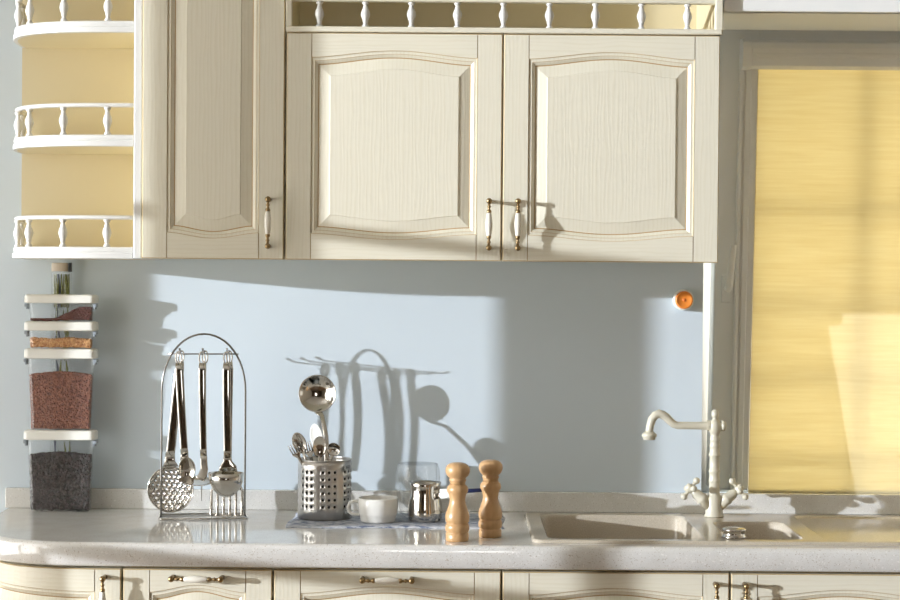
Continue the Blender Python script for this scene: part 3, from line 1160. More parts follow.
def container(py_top_lid, py_bot_lid, py_bot, wt_, wb, label, z0=None, tab=False):
    z1 = cz_at(py_top_lid); zl = cz_at(py_bot_lid)
    z0 = cz_at(py_bot) if z0 is None else z0
    ht, hb = wt_ / 2, wb / 2
    t = thing('food_container', (cx0, -(CF + CB) / 2, z0), label, 'container', 'stacked food containers')
    ins = 0.006
    def ring(hw, z, k=0.0, r=0.012):
        return rrect(cx0 - hw + k, cx0 + hw - k, CB + ins * (1 - (z - z0) / max(1e-6, zl - z0)) * 0.6 + k, CF - 0.004 - ins * (1 - (z - z0) / max(1e-6, zl - z0)) * 0.6 - k, r, z, 5)
    hgt = zl - z0
    b = MB()
    rg = [ring(hb - 0.006, z0, 0.0), ring(hb - 0.001, z0 + 0.002), ring(hb, z0 + 0.006), ring(ht, zl)]
    b.loops(rg, M['clear'], True, False, smooth=True)
    b.obj('tub', t)
    b = MB()
    hl = 0.0885
    rg = [rrect(cx0 - ht - 0.002, cx0 + ht + 0.002, CB - 0.003, CF - 0.002, 0.012, zl - 0.001, 5), rrect(cx0 - hl, cx0 + hl, CB - 0.008, CF + 0.003, 0.014, zl + 0.001, 5),
          rrect(cx0 - hl, cx0 + hl, CB - 0.008, CF + 0.003, 0.014, z1 - 0.005, 5), rrect(cx0 - hl + 0.002, cx0 + hl - 0.002, CB - 0.006, CF + 0.001, 0.013, z1 - 0.0015, 5), rrect(cx0 - hl + 0.006, cx0 + hl - 0.006, CB - 0.002, CF - 0.002, 0.012, z1 - 0.0002, 5)]
    b.loops(rg, M['white_plastic'], True, True, smooth=False)
    lid = b.obj('lid', t)
    for s in (-1, 1):
        b = MB()
        xa = cx0 + s * (ht + 0.0015)
        b.box((xa, -CF + 0.008, zl - 0.010), (xa + s * 0.008, -CB - 0.008, zl - 0.0015), M['grey_clip'])
        b.box((xa, -CF + 0.011, zl - 0.016), (xa + s * 0.005, -CB - 0.011, zl - 0.009), M['grey_clip'])
        b.obj('clip', t, bevel=0.001)
    return t, z0, zl, ht, hb


def fill(name, label, cat, z0, ztop_fn, hb, ht, zl, size, mat, n, core=None):
    """loose grains against the clear walls and over the top of the heap"""
    b = MB()
    y0, y1 = -(CF - 0.004 - 0.0045), -(CB + 0.0045)
    m = max(size)
    def hw(z): return hb + (ht - hb) * (z - z0) / (zl - z0) - 0.0014
    # core block under the grains
    K = 14
    rows = []
    for k in range(K + 1):
        s = -1 + 2 * k / K
        zt_ = max(z0 + 0.004, ztop_fn(s) - m * 0.8)
        x = cx0 + s * (hw((z0 + zt_) / 2) - m * 0.9)
        rows.append((x, zt_))
    rg = []
    for x, zt_ in rows:
        rg.append([V((x, y0 + m, z0 + 0.003)), V((x, y1 - m, z0 + 0.003)), V((x, y1 - m, zt_)), V((x, y0 + m, zt_))])
    b.loops(rg, core or M['dark_core'])
    for i in range(n):
        f = random.random()
        s = random.uniform(-1, 1)
        zt_ = ztop_fn(s)
        z = random.uniform(z0 + 0.004, max(z0 + 0.0045, zt_))
        if f < 0.52: y = y0 + m * random.uniform(0.95, 1.25)
        elif f < 0.72:
            z = zt_ + random.uniform(-0.5, 0.3) * m; y = random.uniform(y0 + m, y1 - m)
        elif f < 0.90:
            s = random.choice((-1, 1)); zt_ = ztop_fn(s * 0.95); z = random.uniform(z0 + 0.004, max(z0 + 0.0045, zt_)); y = random.uniform(y0 + m, y1 - m)
        else: y = y1 - m
        x = cx0 + s * (hw(z) - m * 0.85)
        k = random.uniform(0.85, 1.1)
        grain(b, (x, y, z), tuple(q * k for q in size), mat)
    o = b.obj(name)
    tag(o, label, cat, None, 'stuff')
    return o


t4, z0, zl, ht, hb = container(430.5, 440, 510, 0.160, 0.147, 'largest clear container filled with black beans, bottom of the stack on the worktop', z0=CT + 0.0004)
zt4 = cz_at(455)
fill('black_beans', 'black beans filling the bottom container of the stack', 'beans', z0, lambda s: zt4 + 0.004 * math.cos(s * 2.0) - 0.003, hb, ht, zl, (0.0056, 0.0043, 0.0040), M['bean_black'], 1300)
zprev = cz_at(430.5)
t3, z0, zl, ht, hb = container(348.8, 358.5, 430, 0.160, 0.146, 'tall clear container filled with red brown rice, standing on the black bean container', z0=zprev + 0.0004)
zt3 = cz_at(374)
fill('red_rice', 'red brown rice filling the second container from the bottom', 'rice', z0, lambda s: zt3 + 0.006 * math.cos(s * 1.7) - 0.004, hb, ht, zl, (0.0036, 0.0026, 0.0024), M['rice_red'], 2600, M['rice_red'])
zprev = cz_at(348.8)
t2, z0, zl, ht, hb = container(321.5, 330.5, 348, 0.157, 0.151, 'low clear container half filled with orange grain, third from the bottom of the stack', z0=zprev + 0.0004)
zt2 = cz_at(339.5)
fill('orange_grain', 'orange split grain in the low container third from the bottom', 'grain', z0, lambda s: zt2 + 0.0015 * math.sin(s * 5), hb, ht, zl, (0.0040, 0.0032, 0.0024), M['lentil'], 800, M['lentil'])
zprev = cz_at(321.5)
t1, z0, zl, ht, hb = container(294.5, 303, 321, 0.157, 0.151, 'low clear container with dark red dried berries heaped to the right, top of the stack', z0=zprev + 0.0004)
zt1 = cz_at(309)
def heap(s):
    k = max(0.0, (s + 0.15) / 0.8)
    return z0 + 0.003 + (zt1 - z0) * min(1.0, k) ** 0.8 if s > -0.15 else z0 + 0.002
fill('dried_berries', 'dark red dried berries heaped in the top container', 'berries', z0, heap, hb, ht, zl, (0.0034, 0.0026, 0.0024), M['berry'], 700, M['berry'])

# slim glass bottle of herbs behind the stack
bx = P(61, 300, 0.035).x
zc1 = P(60, 262.8, 0.035).z
bt = thing('herb_bottle', (bx, -0.036, CT), 'slim glass bottle of green herbs with a beige cap, standing behind the container stack', 'bottle')


def ell(hx, hy_, z, n=20):
    return [V((bx + hx * math.cos(2 * PI * k / n), -0.0295 + hy_ * math.sin(2 * PI * k / n), z)) for k in range(n)]


b = MB()
zbt = zc1 - 0.020
b.loops([ell(0.022, 0.008, CT + 0.0004), ell(0.026, 0.0095, CT + 0.004), ell(0.026, 0.0095, zbt - 0.008), ell(0.022, 0.0088, zbt)], M['glass'], True, True, smooth=True)
b.obj('glass_body', bt)
b = MB()
bx -= 0.004
b.loops([ell(0.021, 0.0092, zbt - 0.001), ell(0.021, 0.0092, zc1 - 0.002), ell(0.019, 0.0085, zc1)], M['beige_cap'], True, True, smooth=False)
bx += 0.004
b.obj('cap', bt)
b = MB()
b.box((bx + 0.017, -0.034, zbt - 0.002), (bx + 0.025, -0.025, zc1 + 0.0005), M['black'])
b.obj('clasp', bt, bevel=0.001)
b = MB()
random.seed(3)
for k in range(46):
    x = bx + random.uniform(-0.017, 0.019); y = -0.0295 + random.uniform(-0.006, 0.006)
    z = random.uniform(CT + 0.02, zbt - 0.07)
    l = random.uniform(0.04, 0.07)
    mt = M['herb_blue'] if (x < bx - 0.002 and random.random() < 0.6) else M['herb']
    b.sweep([V((x, y, z)), V((x + random.uniform(-.003, .003), y, z + l * 0.5)), V((x + random.uniform(-.004, .004), y, z + l))], [0.001, random.uniform(0.0018, 0.0034), 0.001], mt, n=6)
for k in range(16):
    x = bx - 0.017 + k * 0.0024; y = -0.0295 + random.uniform(-0.006, 0.004)
    mt = M['herb_blue'] if 3 <= k <= 6 else M['herb']
    b.sweep([V((x, y, zbt - 0.09)), V((x + random.uniform(-.002, .002), y, zbt - 0.05)), V((x + random.uniform(-.002, .002), y, zbt - 0.008))], [0.0012, random.uniform(0.0018, 0.003), 0.0008], mt, n=6)
hb_ = b.obj('dried_herbs')
tag(hb_, 'green dried herb sprigs inside the slim bottle behind the containers', 'herbs', None, 'stuff')

# ------------------------------------------------------------------ utensil rack
RP = 0.168
def RPt(px, py, p=RP): return P(px, py, p)


rk = thing('utensil_rack', (RPt(203, 519).x, -RP, CT), 'arched chrome wire rack holding hanging kitchen utensils on the worktop', 'rack')
wr = 0.0025
xl, xr = RPt(162.5, 440).x, RPt(244.5, 440).x
YAW = 0.155
def rp(x): return RP - (x - (xl + xr) / 2) * YAW      # the rack stands slightly turned
zt_r = RPt(203, 334).z; zs_r = RPt(203, 392).z
xm, xw = (xl + xr) / 2, (xr - xl) / 2
b = MB()
pts = [V((xl, -rp(xl), CT + wr)), V((xl, -rp(xl), CT + 0.1)), V((xl, -rp(xl), zs_r - 0.03))]
for k in range(0, 25):
    a = PI - PI * k / 24
    xx = xm + xw * math.cos(a)
    pts.append(V((xx, -rp(xx), zs_r + (zt_r - zs_r) * math.sin(a) ** 0.95)))
pts += [V((xr, -rp(xr), zs_r - 0.03)), V((xr, -rp(xr), CT + 0.1)), V((xr, -rp(xr), CT + wr))]
b.sweep(pts, wr, M['chrome_dark'], n=10, side=(0, 1, 0))
b.obj('arch', rk)
b = MB()
loopp = [V((q.x + (q.y + RP) * -YAW, q.y + (q.x - xm) * YAW, q.z)) for q in rrect(xl - 0.004, xr + 0.004, RP - 0.046, RP + 0.046, 0.008, CT + wr + 0.0003, 4)]
b.sweep(loopp, wr, M['chrome'], n=10, closed=True, side=(0, 0, 1))
b.obj('base_frame', rk)
zbar = RPt(203, 354).z
b = MB()
xb0, xb1 = RPt(168, 354).x, RPt(238, 354).x
b.sweep([V((xb0, -rp(xb0), zbar)), V((xb1, -rp(xb1), zbar))], 0.0018, M['chrome_dark'], n=8)
b.obj('cross_bar', rk)
hookx = [RPt(px, 354).x for px in (180.5, 203.5, 227.5)]
def hk(x, d, dz): return V((x - d * YAW, -rp(x) + d, zbar + dz))
for x in hookx:
    b = MB()
    b.sweep([hk(x, d, dz) for d, dz in ((0.066, 0.008), (0.060, 0.0035), (0.05, 0.003), (-0.05, 0.003), (-0.060, 0.0035), (-0.066, 0.008))], 0.0016, M['chrome_dark'], n=8, side=(1, 0, 0))
    b.ball(hk(x, 0.066, 0.009), 0.003, M['chrome_dark'], 10)
    b.ball(hk(x, -0.066, 0.009), 0.003, M['chrome_dark'], 10)
    b.obj('hook', rk)
SPY = [-rp(x) + 0.030 for x in hookx]
FPY = [-rp(x) - 0.030 for x in hookx]


def hang_handle(b, x, y, px_bot, py_bot, p, wtop=0.0105, wbot=0.0085, tilt_y=0.0):
    """flat tapered handle with an eye, hung from its hook; returns its lower end"""
    zt_ = zbar + 0.0062
    eh = 0.030
    e = []
    q = P(px_bot, py_bot, p)
    dx = (q.x - x); L = zt_ - q.z
    ang = math.atan2(dx, L)
    dirv = V((math.sin(ang), 0, -math.cos(ang))); sv = V((math.cos(ang), 0, math.sin(ang)))
    o = V((x, y, zt_))
    for k in range(20):
        a = 2 * PI * k / 20
        e.append(o + dirv * (eh / 2 - eh / 2 * math.cos(a)) + sv * (0.0068 * math.sin(a)))
    b.sweep(e, (0.0026, 0.0020), M['chrome'], n=8, closed=True, side=(0, 1, 0))
    Lh = (q - o).length
    pts = []; sec = []
    for k in range(13):
        s = k / 12
        d = eh - 0.004 + (Lh - eh + 0.004) * s
        pts.append(o + dirv * d + V((0, tilt_y * s * s - 0.004 * math.sin(PI * s), 0)))
        w = (wtop + (wbot - wtop) * s) * (0.75 if k == 0 else 1.0)
        sec.append((w, 0.0022))
    b.sweep(pts, sec, M['chrome'], n=16, side=tuple(sv))
    return pts[-1]


def perforated(c, R, dish, holes, mat, th=0.0012, tiltm=None):
    """round dished plate with real holes, facing the room"""
    bm = bmesh.new(); es_ = []
    def ring(cx, cz, r, n):
        vs = [bm.verts.new((cx + r * math.cos(2 * PI * k / n), 0, cz + r * math.sin(2 * PI * k / n))) for k in range(n)]
        return [bm.edges.new((vs[i], vs[(i + 1) % n])) for i in range(n)]
    es_ += ring(0, 0, R, 48)
    for hx_, hz_, r in holes: es_ += ring(hx_, hz_, r, 10)
    bmesh.ops.triangle_fill(bm, use_beauty=True, edges=es_)
    bm.verts.index_update()
    vs = []
    for v in bm.verts:
        rr = (v.co.x ** 2 + v.co.z ** 2) / R ** 2
        vs.append(V((v.co.x, dish * (1 - rr), v.co.z)))
    fs = [[v.index for v in f.verts] for f in bm.faces]
    bm.free()
    xf = Matrix.Translation(c) @ (tiltm or Matrix.Identity(4))
    b = MB()
    b.add(vs, fs, mat, True, xf)
    return b


# skimmer (rear of the left hook)
sp = SPY[0]
skc = P(170.5, 489.5, -sp)
ut = thing('skimmer', (hookx[0], sp, zbar), 'steel skimmer with a round perforated disc hanging at the left of the rack', 'skimmer', 'utensils on the rack')
b = MB()
end = hang_handle(b, hookx[0], sp, 170, 458, -sp, 0.011, 0.011)
b.sweep([end + V((0, 0, 0.012)), end + V((0, 0.0, -0.008)), end + V((0.001, 0.003, -0.022))], [(0.011, 0.0022), (0.013, 0.002), (0.020, 0.0015)], M['chrome'], n=14, side=(1, 0, 0))
b.obj('handle', ut)
R = 0.0545
holes = []
sp_ = 0.0122
for i in range(-5, 6):
    for j in range(-5, 6):
        hx_ = i * sp_ + (0.5 * sp_ if j % 2 else 0); hz_ = j * sp_ * 0.87
        if math.hypot(hx_, hz_) < R - 0.008: holes.append((hx_, hz_, 0.0023))
b = perforated(skc, R, 0.013, holes, M['chrome'])
n = 48
rim = [skc + V((R * math.cos(2 * PI * k / n), -0.0005, R * math.sin(2 * PI * k / n))) for k in range(n)]
b.sweep(rim, 0.0016, M['chrome'], n=8, closed=True, side=(0, 1, 0))
so = b.obj('disc', ut)
sm = so.modifiers.new('thick', 'SOLIDIFY'); sm.thickness = 0.0008

# serving spoon (front of the left hook)
fp = FPY[0]
ut = thing('serving_spoon', (hookx[0], fp, zbar), 'steel serving spoon hanging in front of the perforated skimmer', 'spoon', 'utensils on the rack')
b = MB()
end = hang_handle(b, hookx[0], fp, 184.5, 455, -fp, 0.0105, 0.009)
b.sweep([end + V((0, 0, 0.01)), end + V((0, 0.0, -0.004)), end + V((0.001, 0.002, -0.012))], [(0.009, 0.0022), (0.0095, 0.002), (0.012, 0.0015)], M['chrome'], n=14, side=(1, 0, 0))
b.obj('handle', ut)
b = MB()
sc_ = P(187, 469, -fp)
b.bowl(sc_, (1, 0, 0), (0, -0.25, 1), (0, -1, -0.25), 0.0205, 0.030, 0.010, M['chrome'])
b.obj('spoon_bowl', ut)

fp = FPY[1]; sp = SPY[1]
# egg lifter (centre hook): pan lies level, seen edge on
ut = thing('egg_lifter', (hookx[1], fp, zbar), 'bright steel lifter with a level shallow pan hanging at the centre of the rack', 'lifter', 'utensils on the rack')
b = MB()
end = hang_handle(b, hookx[1], fp, 203.5, 456, -fp, 0.0095, 0.0080)
b.sweep([end + V((0, 0, 0.006)), end + V((0.001, -0.002, -0.012)), end + V((0.003, -0.006, -0.030)), end + V((0.000, -0.014, -0.046)), end + V((-0.006, -0.024, -0.053))], [(0.008, 0.0022), (0.0085, 0.0022), (0.0090, 0.003), (0.011, 0.0022), (0.012, 0.0016)], M['chrome'], n=14, side=(1, 0.2, 0))
b.obj('handle', ut)
b = MB()
lc = P(196.5, 480.5, -fp + 0.03)
b.bowl(lc, (1, 0, -0.06), (0, 1, 0.22), (0, -0.22, 1), 0.042, 0.036, 0.010, M['chrome'])
b.obj('pan', ut)
ut = thing('meat_fork', (hookx[1], sp, zbar), 'thin steel fork hanging edge on at the back of the centre hook', 'fork', 'utensils on the rack')
b = MB()
end = hang_handle(b, hookx[1] - 0.0, sp, 202.5, 458, -sp, 0.0045, 0.004)
e2 = P(201.5, 501, -sp)
b.sweep([end + V((0, 0, 0.006)), (end + e2) / 2, e2], [(0.004, 0.0022), (0.002, 0.002), (0.0008, 0.0008)], M['chrome'], n=10, side=(1, 0, 0))
b.obj('handle', ut)

fp = FPY[2]; sp = SPY[2]
# slotted turner (rear of the right hook)
ut = thing('slotted_turner', (hookx[2], sp, zbar), 'steel slotted turner hanging behind the ladle at the right of the rack', 'turner', 'utensils on the rack')
b = MB()
end = hang_handle(b, hookx[2], sp, 228, 462, -sp, 0.0105, 0.009)
b.obj('handle', ut)
tcx = P(227, 505, -sp)
zt2_ = P(227, 474, -sp).z; zb2_ = P(227, 517.8, -sp).z
hw = 0.0415
bm = bmesh.new(); es_ = []
def addloop(pts):
    vs = [bm.verts.new(p) for p in pts]
    return [bm.edges.new((vs[i], vs[(i + 1) % len(vs)])) for i in range(len(vs))]
out = []
hgt = zt2_ - zb2_
for cx, cz, a0 in ((hw - 0.012, 0.012, -PI / 2), ):
    for k in range(7):
        a = a0 + PI / 2 * k / 6
        out.append((cx + 0.012 * math.cos(a), 0, cz + 0.012 * math.sin(a)))
out += [(hw - 0.001, 0, hgt * 0.62), (hw - 0.010, 0, hgt * 0.80), (0.012, 0, hgt), (-0.012, 0, hgt), (-hw + 0.010, 0, hgt * 0.80), (-hw + 0.001, 0, hgt * 0.62)]
for k in range(7):
    a = PI + PI / 2 * k / 6
    out.append((-hw + 0.012 + 0.012 * math.cos(a), 0, 0.012 + 0.012 * math.sin(a)))
es_ += addloop(out)
for i in range(5):
    cx = -0.0296 + i * 0.0148
    sl = [(cx - 0.0045, 0, 0.010), (cx, 0, 0.0075), (cx + 0.0045, 0, 0.010), (cx + 0.0045, 0, hgt * 0.62), (cx, 0, hgt * 0.62 + 0.003), (cx - 0.0045, 0, hgt * 0.62)]
    es_ += addloop(sl)
bmesh.ops.triangle_fill(bm, use_beauty=True, edges=es_)
bm.verts.index_update()
b = MB()
b.add([V((tcx.x + v.co.x, sp + 0.010 * (v.co.z / hgt) - 0.010, zb2_ + v.co.z)) for v in bm.verts], [[v.index for v in f.verts] for f in bm.faces], M['chrome'], True)
bm.free()
o = b.obj('blade', ut)
sm = o.modifiers.new('thick', 'SOLIDIFY'); sm.thickness = 0.0014

# ladle (front of the right hook)
ut = thing('ladle', (hookx[2], fp, zbar), 'steel soup ladle hanging in front at the right of the rack', 'ladle', 'utensils on the rack')
b = MB()
end = hang_handle(b, hookx[2], fp, 227.5, 458, -fp, 0.0105, 0.009)
lc = P(228, 471, -fp) + V((0, -0.040, 0))
b.sweep([end + V((0, 0, 0.008)), end + V((0, 0, -0.008)), V((lc.x, end.y - 0.001, lc.z + 0.012)), V((lc.x, end.y - 0.003, lc.z - 0.006))], [(0.009, 0.0022), (0.011, 0.0020), (0.020, 0.0016), (0.024, 0.0014)], M['chrome'], n=14, side=(1, 0, 0))
b.obj('handle', ut)
b = MB()
b.bowl(lc, (1, 0, 0), (0, 1, 0), (0, -0.18, 1), 0.0425, 0.040, 0.060, M['chrome'], hemi=True, n=40, rings=14)
b.obj('ladle_bowl', ut)

# ------------------------------------------------------------------ towel
tw_z = CT + 0.0003
x0, x1 = P(287, 525, 0.33).x, P(505, 522, 0.33).x
b = MB()
nx, ny = 70, 26
def edge_fn(s): return 0.344 + 0.004 * math.sin(s * 9) - 0.012 * s
vs = []; fs = []
for layer in (0, 1):
    for i in range(nx + 1):
        for j in range(ny + 1):
            s, t = i / nx, j / ny
            p0 = 0.085 + 0.008 * math.sin(s * 7); p1 = edge_fn(s)
            p = p0 + (p1 - p0) * t
            x = x0 + (x1 - x0) * s + 0.005 * math.sin(t * 6) * (1 if i in (0, nx) else 0.3)
            edge = min(1.0, min(i, nx - i, 2 * j, 2 * (ny - j)) / 2.0)
            z = tw_z if layer == 0 else tw_z + 0.0018 + edge * 0.0026
            vs.append((x, -p, z))
W = ny + 1; O = (nx + 1) * W
for i in range(nx):
    for j in range(ny):
        a = i * W + j
        fs.append((a, a + 1, a + W + 1, a + W)); fs.append((O + a, O + a + W, O + a + W + 1, O + a + 1))
for i in range(nx):
    for j in (0, ny):
        a = i * W + j
        fs.append((a, a + W, O + a + W, O + a))
for j in range(ny):
    for i in (0, nx):
        a = i * W + j
        fs.append((a, a + 1, O + a + 1, O + a))
b.add(vs, fs, M['towel'], True)
o = b.obj('tea_towel')
tag(o, 'blue and white patterned tea towel spread under the cups and cutlery holder', 'towel')
ZTW = tw_z + 0.0049

# ------------------------------------------------------------------ cutlery holder
hc = P(324.5, 500, 0.195); hcx, hcy = hc.x, -0.195
HR = 0.0635
hz1 = P(324, 459, 0.195).z
H = hz1 - ZTW
ch = thing('cutlery_holder', (hcx, hcy, ZTW), 'round perforated steel cutlery holder full of spoons on the towel', 'holder')
b = MB()
NA = 28
def cyl(a, z, r=HR):
    return V((hcx + r * math.cos(a), hcy + r * math.sin(a), ZTW + z))
band0, band1 = 0.024, 0.024 + 6 * 0.0163
rows = 6
da = 2 * PI / NA
def holecol(k): return k % 4 != 3
for k in range(NA):
    a0, a1 = k * da + 0.12, (k + 1) * da + 0.12
    b.add([cyl(a0, 0.0004), cyl(a1, 0.0004), cyl(a1, band0), cyl(a0, band0)], [(0, 1, 2, 3)], M['brushed'], True)
    b.add([cyl(a0, band1), cyl(a1, band1), cyl(a1, H), cyl(a0, H)], [(0, 1, 2, 3)], M['brushed'], True)
    for r in range(rows):
        z0_, z1_ = band0 + (band1 - band0) * r / rows, band0 + (band1 - band0) * (r + 1) / rows
        if not holecol(k):
            b.add([cyl(a0, z0_), cyl(a1, z0_), cyl(a1, z1_), cyl(a0, z1_)], [(0, 1, 2, 3)], M['brushed'], True)
        else:
            am, zm = (a0 + a1) / 2, (z0_ + z1_) / 2
            sq = [(a1, zm), (a1, z1_), (am, z1_), (a0, z1_), (a0, zm), (a0, z0_), (am, z0_), (a1, z0_)]
            rh = 0.0036
            ci = [(am + rh / HR * math.cos(PI / 4 * q), zm + rh * math.sin(PI / 4 * q)) for q in range(8)]
            vs = [cyl(*p) for p in sq] + [cyl(*p) for p in ci]
            b.add(vs, [(q, (q + 1) % 8, 8 + (q + 1) % 8, 8 + q) for q in range(8)], M['brushed'], True)
o = b.obj('perforated_wall', ch)
sm = o.modifiers.new('thick', 'SOLIDIFY'); sm.thickness = 0.001; sm.offset = -1
b = MB()
b.lathe([(HR - 0.002, 0.001), (HR - 0.002, 0.003)], M['brushed'], loc=(hcx, hcy, ZTW), n=40)
b.obj('base', ch)
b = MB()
b.lathe([(HR - 0.0035, 0.004), (HR - 0.0035, H - 0.012)], M['inner_shade'], loc=(hcx, hcy, ZTW), n=40, cap0=False, cap1=False)  # added dark tube so the holes read as shaded inside
b.obj('shade_sleeve', ch)['label'] = 'added dark sleeve standing in for shade behind the holes'
b = MB()
rim = [V((hcx + (HR - 0.0003) * math.cos(2 * PI * k / 48), hcy + (HR - 0.0003) * math.sin(2 * PI * k / 48), ZTW + H)) for k in range(48)]
b.sweep(rim, 0.0014, M['brushed'], n=8, closed=True, side=(0, 0, 1))
b.obj('rim', ch)

ZH = ZTW + 0.006


def cutlery(name, label, cat, head, foot, heads, hw_, hl_, depth, handw=(0.004, 0.0012), face=(0, -1, 0.1), neck=None, mat=None, hemi=False):
    """spoon: head centre, foot on the holder's floor"""
    mat = mat or M['chrome']
    t = thing(name, (foot.x, foot.y, foot.z), label, cat, 'cutlery in the steel holder')
    ax = (head - foot).normalized()
    N = V(face).normalized()
    N = (N - ax * N.dot(ax)).normalized()
    X = ax.cross(N).normalized()
    b = MB()
    b.bowl(head, X, ax, N, hw_, hl_, depth, mat, th=0.001, hemi=hemi)
    b.obj('head', t)
    b = MB()
    top = head - ax * (hl_ * 0.97)
    pts = [foot, foot + (top - foot) * 0.4, foot + (top - foot) * 0.8, top + ax * 0.002]
    b.sweep(pts, [handw, handw, (handw[0] * 0.75, handw[1] * 1.2), (handw[0] * 0.9, handw[1])], mat, n=12, side=tuple(X))
    b.obj('handle', t)
    return t


# the tall ladle, its bowl facing the room
t = thing('ladle', (hcx, hcy, ZH), 'tall steel ladle standing in the cutlery holder, bowl facing the room', 'ladle', 'cutlery in the steel holder')
lp = 0.120
lc = P(317.3, 393.5, lp)
nk = P(322, 416, lp + 0.010); ck = P(326, 436, lp + 0.030)
ft = V((hcx + 0.012, hcy - 0.015, ZH))
b = MB()
b.bowl(lc, (1, 0, 0), (0, 0.02, 1), (0, -1, 0.02), 0.0455, 0.0455, 0.020, M['chrome'], n=40, rings=14)
b.obj('ladle_bowl', t)
b = MB()
b.sweep([lc + V((0.002, 0.003, -0.041)), lc + V((0.006, 0.000, -0.0480)), nk, ck, ck + (ft - ck) * 0.5, ft], [(0.012, 0.0015), (0.008, 0.0022), (0.0052, 0.0022), (0.0058, 0.0022), (0.007, 0.002), (0.008, 0.002)], M['chrome'], n=14, side=(1, 0, 0))
b.obj('handle', t)
def foot_at(dx, dp): return V((hcx + dx, hcy - dp, ZH))
cutlery('table_spoon', 'steel spoon leaning left in the cutlery holder', 'spoon', P(299.5, 443, 0.225), foot_at(0.010, 0.015), 0, 0.0165, 0.0265, 0.006, face=(-0.2, -1, 0.2))
cutlery('table_spoon', 'steel spoon upright at the centre of the cutlery holder', 'spoon', P(319.5, 447, 0.238), foot_at(-0.012, 0.022), 0, 0.0165, 0.0260, 0.006, face=(0.1, -1, 0.15))
cutlery('small_ladle', 'small round steel scoop at the right of the cutlery holder', 'scoop', P(333.5, 449.5, 0.225), foot_at(-0.020, 0.0), 0, 0.0165, 0.0165, 0.009, face=(0.1, -1, 0.45))
cutlery('serving_spoon', 'long steel spoon standing behind the centre spoon in the holder', 'spoon', P(316.5, 437, 0.180), foot_at(0.010, -0.020), 0, 0.0185, 0.0320, 0.007, face=(-0.6, -1, 0.0), mat=M['ceramic'])
# forks lying over the left rim
for i, (hp, dx, pd) in enumerate((((296, 452.5), 0.020, 0.238), ((309, 451), 0.010, 0.245))):
    head = P(hp[0], hp[1], pd); foot = foot_at(dx, 0.006)
    t = thing('table_fork', foot, ('steel fork with tines poking over the left rim of the cutlery holder', 'steel fork with tines up, between the two front spoons in the holder')[i], 'fork', 'cutlery in the steel holder')
    ax = (head - foot).normalized()
    X = ax.cross(V((0, -1, 0.2))).normalized(); N = X.cross(ax)
    b = MB()
    b.sweep([foot, foot + (head - foot) * 0.7, head - ax * 0.014, head - ax * 0.004, head], [(0.0045, 0.0012), (0.003, 0.0014), (0.004, 0.0012), (0.010, 0.0012), (0.011, 0.0011)], M['chrome'], n=12, side=tuple(X))
    b.obj('handle', t)
    b = MB()
    for k in range(4):
        o_ = X * (-0.0085 + k * 0.00567)
        b.sweep([head + o_ - ax * 0.002, head + o_ + ax * 0.012 + N * 0.003, head + o_ + ax * 0.024 + N * 0.001], [(0.0017, 0.001), (0.0014, 0.001), (0.0008, 0.0007)], M['chrome'], n=8, side=tuple(X))
    b.obj('tines', t)

# ------------------------------------------------------------------ coffee cup
cc = P(378, 510, 0.255)
cup = thing('coffee_cup', (cc.x, -0.255, ZTW), 'white ceramic coffee cup with its handle to the left, on the towel', 'cup')
h = P(378, 497.5, 0.255).z - ZTW
R1 = 0.0475
b = MB()
prof = [(0.0, 0.003), (0.034, 0.003), (0.036, 0.0), (0.0395, 0.0), (0.0415, 0.004), (0.0425, 0.014), (0.0445, 0.0165), (0.0455, 0.020), (0.0470, 0.035), (R1, h - 0.002), (R1 - 0.0012, h), (R1 - 0.003, h - 0.001), (0.0435, 0.035), (0.0415, 0.022), (0.034, 0.010), (0.0, 0.008)]
b.lathe(prof, M['ceramic'], loc=(cc.x, -0.255, ZTW), n=44)
b.obj('cup_body', cup)
b = MB()
pts = []
for x, z in ((-0.0450, h * 0.82), (-0.056, h * 0.86), (-0.066, h * 0.80), (-0.0705, h * 0.62), (-0.069, h * 0.42), (-0.060, h * 0.29), (-0.0445, h * 0.30)):
    pts.append(V((cc.x + x, -0.255 - 0.004, ZTW + z)))
b.sweep(pts, (0.0055, 0.0038), M['ceramic'], n=12, side=(0, 1, 0))
b.obj('handle', cup)

# ------------------------------------------------------------------ double walled glass
gc = P(417.5, 500, 0.152)
gl = thing('glass_tumbler', (gc.x, -0.152, ZTW), 'clear double walled glass tumbler standing behind the steel coffee pot', 'glass')
gh = P(417, 463.5, 0.152).z - ZTW
b = MB()
prof = [(0.0, 0.0005), (0.034, 0.0005), (0.040, 0.006), (0.047, 0.030), (0.0525, 0.070), (0.0540, 0.095), (0.0515, gh - 0.010), (0.0485, gh - 0.002), (0.0475, gh)]
b.lathe(prof, M['glass'], loc=(gc.x, -0.152, ZTW), n=44)
b.obj('outer_wall', gl)
b = MB()
prof = [(0.0, 0.020), (0.028, 0.022), (0.036, 0.032), (0.043, 0.060), (0.0465, 0.090), (0.0465, gh - 0.010), (0.0475, gh)]
b.lathe(prof, M['glass'], loc=(gc.x, -0.152, ZTW), n=44)
b.obj('inner_wall', gl)

